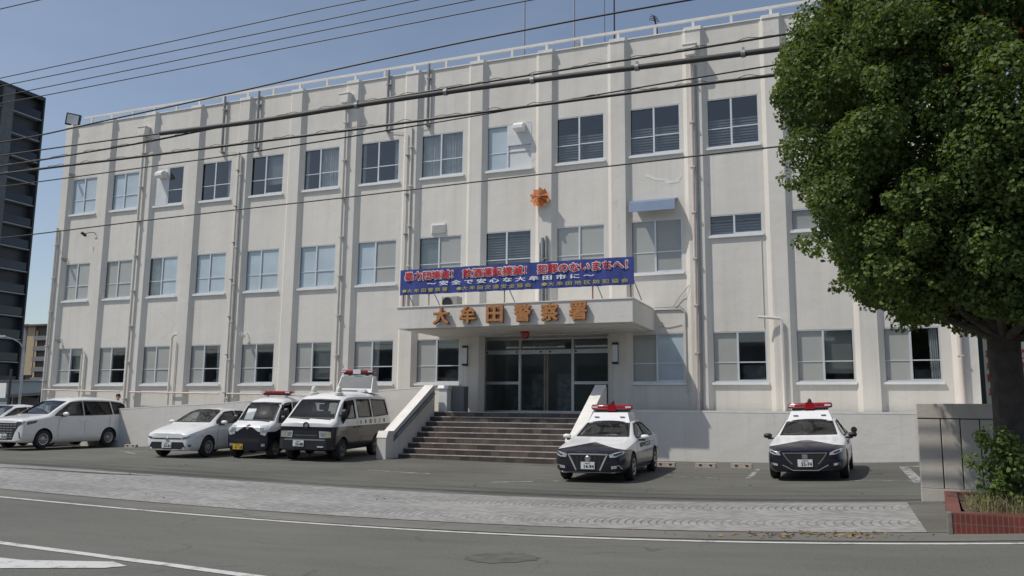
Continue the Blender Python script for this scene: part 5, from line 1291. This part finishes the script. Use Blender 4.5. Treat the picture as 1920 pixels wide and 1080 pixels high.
for i in range(n+1):
    for j in range(9):
        x0 = 34.56+(34.76-34.56)*j/8; x = x0+(39.85-x0)*i/n; y = -16.03+2.84*j/8; mb.v.append((x, y, pz1-.05+random.uniform(-.03, .05)))
for i in range(n):
    for j in range(8): a = i*9+j; mb.f.append((a, a+9, a+10, a+1)); mb.mi.append(0)
part('soil', mb, M['soil'], t, smooth=True)

# ------------------------------------------------------------------ leaves as many small bent faces
def leaf_cloud(name, pts, nrm, size, m, parent=None, asp=.8, label=None):
    """pts (n,3) centres, nrm (n,3) facing, size (n,) half length -> one mesh of folded leaves"""
    n = len(pts); a = rng.normal(size=(n, 3)); nrm = nrm/np.linalg.norm(nrm, axis=1, keepdims=True)
    u = np.cross(nrm, a); u /= np.linalg.norm(u, axis=1, keepdims=True); v = np.cross(nrm, u)
    s = size[:, None]
    tip = pts+u*s; base = pts-u*s*.9; l = pts+v*s*asp+nrm*s*.22-u*s*.1; r = pts-v*s*asp+nrm*s*.22-u*s*.1
    V = np.stack([base, r, tip, l], 1).reshape(-1, 3)
    idx = np.arange(n)*4
    tri = np.stack([idx, idx+1, idx+2, idx, idx+2, idx+3], 1).reshape(-1)
    me = bpy.data.meshes.new(name); me.vertices.add(len(V)); me.vertices.foreach_set('co', V.astype(np.float32).ravel())
    me.loops.add(len(tri)); me.loops.foreach_set('vertex_index', tri.astype(np.int32)); nf = len(tri)//3
    me.polygons.add(nf); me.polygons.foreach_set('loop_start', (np.arange(nf)*3).astype(np.int32)); me.polygons.foreach_set('loop_total', np.full(nf, 3, np.int32))
    me.update(calc_edges=True); me.materials.append(m)
    o = bpy.data.objects.new(name, me); COL.objects.link(o)
    if parent: o.parent = parent
    return o
def clumps_to_leaves(cl, per, smin, smax):
    P, Nn, Sz = [], [], []
    for (c, r, k) in cl:
        n = int(per*k); d = rng.normal(size=(n, 3)); d /= np.linalg.norm(d, axis=1, keepdims=True)
        rad = r*(.45+.55*rng.random(n)**.5)[:, None]; d2 = d*np.array([1, 1, .8])
        P.append(np.array(c)+d2*rad); Nn.append(d*.7+rng.normal(size=(n, 3))*.55+np.array([0, 0, .45])); Sz.append(rng.uniform(smin, smax, n))
    return np.concatenate(P), np.concatenate(Nn), np.concatenate(Sz)

TX, TY, TZ = 35.29, -14.8, .45
tr = thing('street_tree', 'large dense green street tree on a dark trunk in the red planter', 'tree', (TX, TY, TZ))
o3 = Vector((TX, TY, TZ))
mb = MB(); pts = [(TX+.02, TY, .40), (TX+.01, TY, .55), (TX, TY, .9), (TX-.02, TY, 1.6), (TX-.03, TY, 2.4), (TX-.02, TY, 3.1), (TX-.02, TY, 3.9), (TX+.05, TY, 5.2), (TX+.1, TY+.1, 6.8), (TX+.1, TY+.1, 8.2)]
mb.tube(pts, [.40, .31, .245, .205, .195, .205, .20, .15, .10, .05], 18)
mb.v = [(x+.012*math.sin(z*9+x*31), y+.014*math.sin(z*7+y*29), z) for x, y, z in mb.v]
trunk = part('trunk', mb, M['bark'], tr, smooth=True)
cl = []
def prof(z):          # crown radius by height
    zs = [2.7, 3.1, 3.5, 4.1, 4.9, 5.6, 6.4, 7.1, 7.9, 8.5, 9.2, 9.8, 10.2]; rs = [.8, 1.45, 1.9, 2.35, 2.75, 3.1, 3.2, 3.0, 2.6, 2.25, 1.7, 1.0, .3]
    return .93*float(np.interp(1.57+(z-1.57)/.93, zs, rs))
limbs = []
for i in range(470):
    z = random.uniform(2.85, 9.7) if i % 4 else random.uniform(2.9, 5.2); r = prof(z); a = random.uniform(0, 2*math.pi)
    q = (random.random()**.4); rr = r*(.22+.68*q)*(1+random.uniform(-.08, .08)); ky = .78 if math.sin(a) > 0 else 1.; cr = random.uniform(.30, .55)*(1 if r > 1.5 else .8)
    if z < 3.5: cr *= .75
    c = (TX+rr*math.cos(a), TY+ky*rr*math.sin(a), z); cl.append((c, cr, (cr/.45)**2*(1.1 if q > .5 else .7)))
    if i % 7 == 0: limbs.append((c, a))
for i in range(90):
    z = random.uniform(6.6, 9.9); a = random.uniform(0, 2*math.pi); rr = prof(z)*random.uniform(.0, .62); cr = random.uniform(.38, .6); cl.append(((TX+.15+rr*math.cos(a), TY+.8*rr*math.sin(a), z), cr, 1.2))
for i in range(46):   # dense flank towards the station
    z = random.uniform(5.0, 8.9); a = math.pi*random.uniform(.80, 1.35); rr = prof(z)*random.uniform(.55, .93); cl.append(((TX+rr*math.cos(a), TY+rr*math.sin(a), z), random.uniform(.30, .48), .9))
for i in range(40):   # drooping sprays at the lower left
    z = random.uniform(2.75, 4.3); r = prof(z)*random.uniform(.85, 1.12)+.12; a = random.uniform(math.pi*.75, math.pi*1.5)
    cl.append(((TX+r*math.cos(a), TY+r*math.sin(a), z), random.uniform(.12, .24), .10))
for i in range(34):   # ragged edge sprays
    z = random.uniform(3.0, 8.6); r = prof(z)*random.uniform(.92, 1.0); a = random.uniform(math.pi*.65, math.pi*1.6)
    cl.append(((TX+r*math.cos(a), TY+r*math.sin(a), z), random.uniform(.14, .26), .14))
P, Nn, Sz = clumps_to_leaves(cl, 860, .023, .041)
leaf_cloud('crown', P-np.array([TX, TY, TZ]), Nn, Sz, M['leaf'], tr)
for c, a in limbs:
    mb = MB(); zb = max(2.6, c[2]-random.uniform(1.0, 1.8)); p0 = Vector((TX, TY, zb)); p1 = Vector(c); mid = p0.lerp(p1, .5)+Vector((0, 0, -.12))
    mb.tube([p0, mid, p1], [.075, .05, .018], 8); part('limb', mb, M['bark'], tr, smooth=True)
n = 90; pr = np.array([(TX+random.gauss(.35, .4), TY-random.uniform(1.5, 2.2), random.gauss(6.2, .5)) for _ in range(n)])
leaf_cloud('red_leaves', pr-np.array([TX, TY, TZ]), rng.normal(size=(n, 3)), rng.uniform(.03, .05, n), M['leafred'], tr)

# shrub and dry grass in the planter
sh = thing('shrub', 'bright green leafy shrub growing against the tree trunk in the planter', 'shrub', (35.12, -15.3, .5))
cl = [((35.12+random.gauss(0, .15), -15.3+random.gauss(0, .10), z), random.uniform(.10, .19), .6) for z in np.linspace(.48, 1.32, 12) for _ in range(3)]
P, Nn, Sz = clumps_to_leaves(cl, 85, .022, .038); leaf_cloud('foliage', P-np.array([35.12, -15.3, .5]), Nn, Sz, M['shrubleaf'], sh)
for k in range(5):
    mb = MB(); a = k*1.3; mb.tube([(35.12, -15.3, .5), (35.12+.08*math.cos(a), -15.3+.08*math.sin(a), .85), (35.12+.16*math.cos(a), -15.3+.14*math.sin(a), 1.2)], [.014, .010, .005], 6); part('stem', mb, M['bark'], sh, smooth=True)
s2 = thing('shrub', 'low green shrub spreading over the planter right of the tree trunk', 'shrub', (35.75, -14.9, .5))
cl = [((35.75+random.gauss(0, .25), -14.9+random.gauss(0, .2), random.uniform(.48, .75)), random.uniform(.10, .17), .6) for _ in range(22)]
P, Nn, Sz = clumps_to_leaves(cl, 85, .022, .036); leaf_cloud('foliage', P-np.array([35.75, -14.9, .5]), Nn, Sz, M['shrubleaf'], s2)
mb = MB(); mb.tube([(35.75, -14.9, .5), (35.8, -14.85, .8)], [.012, .006], 6); part('stem', mb, M['bark'], s2)
mb = MB()
for k in range(650):
    x = random.gauss(34.98, .17) if k < 520 else random.uniform(34.7, 37); y = random.gauss(-15.3, .35); h = random.uniform(.10, .30)*(1.0 if k < 520 else .5)
    if not (-15.95 < y < -13.4 and x > 34.68): continue
    dx, dy = random.gauss(0, .09), random.gauss(0, .09); ww = random.uniform(.003, .006); a = random.uniform(0, 3.14); ca, sa = math.cos(a)*ww, math.sin(a)*ww; z = .40
    mb.add([(x-ca, y-sa, z), (x+ca, y+sa, z), (x+dx*.4+ca*.7, y+dy*.4+sa*.7, z+h*.6), (x+dx*.4-ca*.7, y+dy*.4-sa*.7, z+h*.6), (x+dx, y+dy, z+h)], [(0, 1, 2, 3), (3, 2, 4)])
tag(mesh_obj('dry_grass', mb, M['drygrass'], recalc=False), 'dry yellowing grass and weeds in the red planter', None, None, 'stuff')
n = 120; px = np.concatenate([rng.normal(32.6, .35, 45), rng.normal(33.2, .4, 45), rng.uniform(30.5, 35, 30)]); py = rng.normal(-16.35, .16, n); pz = np.array([float(gz(x, y))+.012 for x, y in zip(px, py)])
lo = leaf_cloud('fallen_leaves', np.stack([px, py, pz], 1), np.array([0, 0, 1.])+rng.normal(size=(n, 3))*.25, rng.uniform(.018, .045, n), mat('fallen_leaf_brown', (.20, .135, .06), .8, var=.4)); tag(lo, 'brown fallen leaves along the gutter', None, None, 'stuff')
# stray leaves and litter on the forecourt stay flat and few
n = 40; px = rng.uniform(14, 34, n); py = rng.uniform(-15.5, -6.5, n); pz = np.array([float(gz(x, y))+.012 for x, y in zip(px, py)])
lo = leaf_cloud('scattered_leaves', np.stack([px, py, pz], 1), np.array([0, 0, 1.])+rng.normal(size=(n, 3))*.2, rng.uniform(.02, .04, n), mat('dead_leaf_dark', (.05, .04, .03), .8)); tag(lo, 'few dark dead leaves scattered on the forecourt', None, None, 'stuff')

# ------------------------------------------------------------------ overhead cables (run along the pavement at about y = -14.5)
GRP = 'overhead cables along the street'
def spline(p):
    xs = np.linspace(p[0][0], p[-1][0], 420); zs = np.interp(xs, [q[0] for q in p], [q[1] for q in p]); k = np.hanning(15); k /= k.sum()
    zs = np.convolve(np.pad(zs, 7, mode='edge'), k, 'valid'); return [Vector((x, -14.5, z)) for x, z in zip(xs[::2], zs[::2])]
def cable(p, r, lab, m='cable', ext=(-12, 62), y=0., lash=0., clamps=(), sleeve=None):
    sl0 = (p[1][1]-p[0][1])/(p[1][0]-p[0][0])*.3; sl1 = (p[-1][1]-p[-2][1])/(p[-1][0]-p[-2][0])*.3
    q = ([(ext[0], p[0][1]+sl0*(ext[0]-p[0][0]))] if ext[0] < p[0][0] else [])+p+[(ext[1], p[-1][1]+sl1*(ext[1]-p[-1][0]))]
    pts = [v+Vector((0, y, 0)) for v in spline(q)]
    t = thing('overhead_cable', lab, 'cable', pts[len(pts)//2], 0, GRP); mb = MB(); mb.tube(pts, r, 7); part('conductor', mb, M[m], t, smooth=True)
    if lash:
        mb = MB(); L = [Vector((x, 0, 0)) for x in ()]
        xs = [v.x for v in pts]; zs = [v.z for v in pts]; lp = []; x = max(xs[0], 14.5)
        while x < min(xs[-1], 36): lp.append((x, -14.5+y, float(np.interp(x, xs, zs))+lash*(.7+.5*math.sin(x*7.1)+.35*math.sin(x*17.3)))); x += .07
        mb.tube(lp, .006, 5); part('lashing_wire', mb, M['cable'], t, smooth=True)
    for x in clamps:
        z = float(np.interp(x, [v.x for v in pts], [v.z for v in pts])); mb = MB(); mb.lathe([(r, -.05), (r*1.35, -.05), (r*1.35, .05), (r, .05)], (x, -14.5+y, z), 'x', 12); part('clamp', mb, M['greypipe'], t)
        mb = MB(); mb.box(x-.03, x+.03, -14.5+y-.02, -14.5+y+.02, z+r, z+r*2.1); part('clamp_bolt', mb, M['dark'], t)
    if sleeve:
        sx = [v.x for v in pts]; szz = [v.z for v in pts]; xs = np.linspace(sleeve[0], sleeve[1], 60)
        mb = MB(); mb.tube([(x, -14.5+y, float(np.interp(x, sx, szz))) for x in xs], sleeve[2], 10); part('sleeve', mb, M['cablegrey'], t, smooth=True)
    return t
cable([(14.61, 11.10), (15.96, 11.09), (20., 11.1)], .013, 'highest wire crossing only the top left corner of the sky')
cable([(14.87, 9.30), (20.08, 9.38), (24.39, 9.46), (24.91, 9.45)], .011, 'highest of the four thin parallel wires in the sky at left')
cable([(15.26, 9.10), (24.4, 9.20), (26.09, 9.24)], .011, 'second from the top of the four thin parallel wires')
cable([(15.69, 8.85), (24.41, 8.99), (27.24, 9.03)], .011, 'third from the top of the four thin parallel wires')
cable([(14.96, 8.66), (16.31, 8.66), (24.42, 8.77), (28.39, 8.82)], .011, 'lowest of the four thin parallel wires in the sky at left')
cable([(16.48, 7.71), (17.99, 7.80), (20.4, 7.91), (22.69, 8.03), (24.45, 8.13), (26.96, 8.24), (29.47, 8.30), (31.05, 8.31)], .017, 'dark cable passing just above the roof railing')
cable([(16.41, 7.36), (19.49, 7.34), (22.74, 7.29), (24.49, 7.32), (26.77, 7.33), (28.5, 7.31), (30.97, 7.26), (33.45, 7.23)], .016, 'thickest cable with a heavy sleeve and clamps across the top floor', clamps=(), sleeve=(20.0, 36, .047)).name
cable([(16.42, 7.14), (19.59, 7.21), (21.63, 7.32), (24.49, 7.39), (27.82, 7.44), (31.04, 7.47), (32.92, 7.50)], .019, 'lashed cable that crosses the thick sleeved cable and rises above it', lash=.03, y=.06)
cable([(16.38, 6.91), (19.53, 6.88), (24.43, 6.85), (27.49, 6.85), (30.96, 6.84), (33.04, 6.81)], .026, 'lashed dark cable just above the top floor windows', lash=.04)
cable([(16.42, 6.63), (19.56, 6.65), (21.76, 6.67), (24.43, 6.73), (27.13, 6.82), (31.03, 6.97), (32.79, 7.02)], .013, 'thin cable crossing the lashed one above the top floor windows', y=.06)
cable([(16.39, 5.39), (19.52, 5.46), (21.98, 5.50), (24.57, 5.53), (27.33, 5.58), (29.76, 5.62), (31.0, 5.64), (32.42, 5.66)], .013, 'lowest single cable crossing below the top floor windows')
for o in [o for o in bpy.data.objects if o.get('label', '').startswith('thickest cable')]:
    for x in (24.84, 26.73, 28.42, 30.28, 32.0):
        z = float(np.interp(x, [16.41, 22.74, 24.49, 26.77, 28.5, 30.97, 33.45], [7.36, 7.29, 7.32, 7.33, 7.31, 7.26, 7.23]))
        mb = MB(); mb.lathe([(.047, -.035), (.062, -.035), (.062, .035), (.047, .035)], (x, -14.5, z), 'x', 12); mb.box(x-.02, x+.02, -14.52, -14.48, z+.055, z+.10); part('clamp', mb, M['greypipe'], o)

# ------------------------------------------------------------------ person on the ramp behind the minivan
def person(x, y, zf, h, rz):
    t = thing('person', 'person with short black hair walking behind the white minivan, only the head showing', 'person', (x, y, zf), rz)
    k = h/1.70; J = {'pel': (0, 0, .92), 'wai': (0, .0, 1.08), 'che': (0, .01, 1.28), 'nk0': (0, .0, 1.42), 'nk1': (0, -.015, 1.50), 'hd0': (0, -.035, 1.56), 'hd1': (0, -.03, 1.66), 'hd2': (0, -.02, 1.70)}
    R_ = {'pel': .15, 'wai': .135, 'che': .15, 'nk0': .085, 'nk1': .055, 'hd0': .072, 'hd1': .078, 'hd2': .045}
    E_ = [('pel', 'wai'), ('wai', 'che'), ('che', 'nk0'), ('nk0', 'nk1'), ('nk1', 'hd0'), ('hd0', 'hd1'), ('hd1', 'hd2')]
    for s, n in ((-1, 'l'), (1, 'r')):
        st = .12*s
        for nm, c, r in (('hip', (.09*s, 0, .86), .095), ('kne', (.095*s, -.05*s-.02, .48), .062), ('ank', (.10*s, st*.8, .09), .042), ('toe', (.105*s, st*.8-.16, .035), .035), ('sho', (.19*s, .01, 1.38), .062), ('elb', (.235*s, .03-st*.5, 1.10), .045), ('wri', (.235*s, -.05-st*.9, .86), .030), ('pal', (.235*s, -.07-st, .78), .028)):
            J[nm+n] = c; R_[nm+n] = r
        E_ += [('pel', 'hip'+n), ('hip'+n, 'kne'+n), ('kne'+n, 'ank'+n), ('ank'+n, 'toe'+n), ('che', 'sho'+n), ('sho'+n, 'elb'+n), ('elb'+n, 'wri'+n), ('wri'+n, 'pal'+n)]
        for f in range(4):
            J['f%d%s' % (f, n)] = (.235*s+.006*s, -.10-st+.022*f, .70-(.012 if f in (0, 3) else .0)); R_['f%d%s' % (f, n)] = .009; E_.append(('pal'+n, 'f%d%s' % (f, n)))
        J['th'+n] = (.225*s, -.13-st, .77); R_['th'+n] = .010; E_.append(('pal'+n, 'th'+n))
    ks = list(J); me = bpy.data.meshes.new('body'); me.from_pydata([tuple(c*k for c in J[q]) for q in ks], [(ks.index(a), ks.index(b)) for a, b in E_], [])
    o = bpy.data.objects.new('body', me); COL.objects.link(o); md = o.modifiers.new('skin', 'SKIN'); md.use_smooth_shade = True
    for i, q in enumerate(ks): me.skin_vertices[0].data[i].radius = (R_[q]*k, R_[q]*k)
    me.skin_vertices[0].data[ks.index('pel')].use_root = True
    o.modifiers.new('sub', 'SUBSURF').render_levels = 1
    r = eval_mesh(o); bpy.data.objects.remove(o); r.materials.clear()
    for m in (M['skin'], M['shirt'], mat('dark_trousers', (.03, .03, .04), .8)): r.materials.append(m)
    for p in r.polygons:
        z = p.center.z/k; p.material_index = 2 if z < .95 and abs(p.center.x) < .2*k else (1 if .95 <= z < 1.43 else 0)
    b_ = bpy.data.objects.new('body', r); COL.objects.link(b_); b_.parent = t
    mb = MB(); mb.lathe([(.084, 1.585), (.096, 1.63), (.092, 1.69), (.06, 1.725), (0, 1.735)], (0, 0, 0), 'z', 18); mb.v = [(x*k, (y+.0)*k*1.12+.012, (z-.0)*k-.0+(.0 if y > -.02 else .035)*k) for x, y, z in mb.v]; mesh_obj('hair', mb, M['hair'], t, smooth=True)
    for s in (-1, 1):
        mb = MB(); mb.lathe([(0, -.006), (.009, -.003), (0, .0)], (.03*s*k, -.112*k, 1.61*k), 'y', 10); mesh_obj('eye', mb, M['dark'], t)
    mb = MB(); mb.prism([(-.10*k, 1.60*k), (-.135*k, 1.565*k), (-.10*k, 1.555*k)], -.012*k, .012*k, 'x'); mesh_obj('nose', mb, M['skin'], t)
person(5.02, -1.0, .42, 1.66, R(40))

# ------------------------------------------------------------------ right edge: sign board beyond the building
t = thing('notice_sign', 'tall cream board with red and green lettering behind the tree trunk', 'sign board', (38.4, 1.2, .2))
mb = MB(); mb.box(37.15, 40.2, 1.20, 1.26, 1.65, 4.2); pn = part('board', mb, M['signcream'], t)
mb = MB(); mb.box(37.15, 40.2, 1.188, 1.199, 1.65, 1.88); part('green_band', mb, M['signgreen'], t, sub=pn)
mb = MB(); mb.box(38.36, 38.41, 1.188, 1.199, 1.95, 4.0); part('green_line', mb, M['signgreen'], t, sub=pn)
for k, ch in enumerate('交通安全'):
    part('red_character', fit_text(text_mb(ch, .3, 0, .012), 38.08, 38.33, 3.42-.40*k, .30, 1.185), M['red'], t, sub=pn)
for k, ch in enumerate('事故防止'):
    part('red_character', fit_text(text_mb(ch, .3, 0, .012), 37.22, 37.46, 3.42-.36*k, .28, 1.185), M['red'], t, sub=pn)
for x in (37.3, 40.0): mb = MB(); mb.box(x-.04, x+.04, 1.262, 1.34, -.2, 4.2); part('post', mb, M['dark'], t)
mb = MB(); mb.box(37.02, 37.13, 1.0, 1.16, -.1, 4.3); part('side_post', mb, M['dark'], t)

# unseen building added behind the camera to darken what the glass reflects
t = thing('unseen_reflection_building', 'long unseen grey green building added behind the viewer for reflections in the glass', 'building', (25, -60, 0))
mb = MB(); mb.box(-70, 110, -70, -58, -.5, 8.2); part('wall', mb, mat('grey_green_wall', (.24, .265, .26), .8, var=.5, scale=.25), t)
mb = MB(); mb.box(-70.3, 110.3, -70.3, -57.7, 8.204, 8.6); part('roof', mb, M['towerlight'], t)
for k in range(22): mb = MB(); mb.box(-66+8*k, -62+8*k, -57.99, -57.93, 4.6, 6.6); part('window', mb, M['towerglass'], t)

# ------------------------------------------------------------------ background at left
t = thing('apartment_tower', 'tall dark charcoal apartment tower cut off by the left edge', 'building', (-69, 40, 0))
X, ya, yb, H = -65.9, 22., 48.58, 42.1
mb = MB(); mb.box(X-14, X, ya, yb, -.5, H); part('wall', mb, M['tower'], t)
mb = MB(); mb.box(X-14.3, X+.9, ya-.3, yb+.25, H+.004, H+.5); part('roof', mb, M['tower'], t)
for k in range(15):
    z = 1.2+k*2.93
    mb = MB(); mb.box(X+.004, X+.85, ya, yb-.02, z, z+.15); part('floor_slab', mb, M['towerlight'], t)
    if k < 14: mb = MB(); mb.box(X+.70, X+.76, ya, yb-.06, z+.224, z+1.25); part('balcony_glass', mb, M['towerglass'], t)
for y in (yb-4.2, yb-13.5): mb = MB(); mb.box(X+.005, X+1.0, y-1.6, y, -.3, H); part('ribbed_column', mb, M['towerrib'], t)
mb = MB(); mb.box(X+.005, X+.95, yb-.015, yb+.22, -.3, H); part('end_fin', mb, M['tower'], t)
t = thing('apartment_block', 'brown and beige apartment block far behind with grey balconies', 'building', (-181, 146, 0))
mb = MB(); mb.box(-187, -168, 144.5, 158, -.5, 24.4); part('wall', mb, M['brown'], t)
mb = MB(); mb.box(-186.0, -182.9, 144.1, 144.49, 10.5, 24.9); part('end_wall', mb, M['beige'], t)
mb = MB(); mb.box(-188.5, -186.2, 144.0, 150, -.5, 25.2); part('stair_tower', mb, M['balc'], t)
for k in range(7):
    z = 2.6+k*2.95; mb = MB(); mb.box(-182.2, -168, 143.2, 144.48, z, z+1.25); part('balcony', mb, M['balc'], t)
    mb = MB(); mb.box(-182.6, -181.9, 144.2, 144.49, z+1.3, z+2.9); part('partition', mb, M['beige'], t)
mb = MB(); mb.box(-187.4, -167.5, 143.0, 158.4, 24.404, 24.9); part('roof', mb, M['brown'], t)
t = thing('low_house', 'low pale grey building with a flat roof between the tower and the station', 'building', (-48, 37, 0))
mb = MB(); mb.box(-56, -40, 37.0, 44, -.5, 4.25); part('wall', mb, M['greywall'], t)
mb = MB(); mb.box(-56.2, -39.8, 36.8, 44.2, 4.254, 4.40); part('roof', mb, M['towerlight'], t)
mb = MB(); mb.box(-53.6, -52.9, 36.95, 36.995, 2.2, 3.9); part('window', mb, M['towerglass'], t)
t = thing('shed', 'small brown shed with a lean roof behind the minivan', 'shed', (-34, 27, 0))
mb = MB(); mb.box(-37.5, -30, 27, 30, -.5, 2.35); part('wall', mb, M['brown'], t)
mb = MB(); mb.prism([(-38, 2.36), (-38, 2.62), (-29.4, 3.02), (-29.4, 2.76)], 26.4, 30.4, 'y'); part('roof', mb, M['tower'], t)
for x in (-37.2, -33.6, -30.2): mb = MB(); mb.box(x-.07, x+.07, 26.5, 26.64, -.5, 2.5); part('post', mb, M['dark'], t)
t = thing('boundary_wall', 'long grey block wall along the far left boundary', 'wall', (-60, 33, 0))
mb = MB(); mb.box(-120, -24, 33.0, 33.2, -.6, 1.9); part('wall', mb, M['greywall'], t)
mb = MB(); mb.box(-120, -24, 32.97, 33.23, 1.904, 1.98); part('coping', mb, M['towerlight'], t)
t = thing('street_lamp', 'slender grey street lamp with a curved arm before the dark tower', 'street lamp', (-21.6, 15.3, 0))
mb = MB(); mb.tube([(-21.6, 15.3, -.3), (-21.6, 15.3, 3), (-21.6, 15.3, 5.3), (-21.68, 15.25, 5.75), (-21.9, 15.1, 6.12), (-22.3, 14.85, 6.38), (-22.75, 14.55, 6.50)], [.09, .08, .065, .06, .055, .05, .045], 10); part('pole', mb, M['steel'], t, smooth=True)
mb = MB(); mb.prism([(-.42, .0), (-.36, .08), (.2, .10), (.3, .03), (.3, -.04), (-.36, -.05)], -.11, .11, 'y'); mb.v = [(x*.83+y*.55-22.95, x*.55-y*.83+14.42, z+6.52) for x, y, z in mb.v]; part('lamp_head', mb, M['white'], t)
sb = thing('bush', 'round green bush at the far left edge beside the dark tower', 'bush', (-30.5, 12.5, 0))
cl = [((-30.5+random.gauss(0, 1.2), 12.5+random.gauss(0, 1.0), random.uniform(.6, 3.4)), random.uniform(.5, .9), 1.) for _ in range(30)]
P, Nn, Sz = clumps_to_leaves(cl, 110, .10, .18); leaf_cloud('foliage', P-np.array([-30.5, 12.5, 0]), Nn, Sz, M['shrubleaf'], sb)
mb = MB(); mb.tube([(-30.5, 12.5, -.5), (-30.5, 12.5, 2.2)], [.15, .06], 8); part('trunk', mb, M['bark'], sb)
t = thing('roadside_sign', 'small white sign on a thin dark post at the left corner of the station', 'sign', (-2.4, -.6, 0))
mb = MB(); mb.box(-2.75, -2.15, -.63, -.60, 1.95, 2.62); part('panel', mb, M['white'], t); mb = MB(); mb.box(-2.02, -1.94, -.62, -.54, -.4, 3.25); part('post', mb, M['dark'], t)
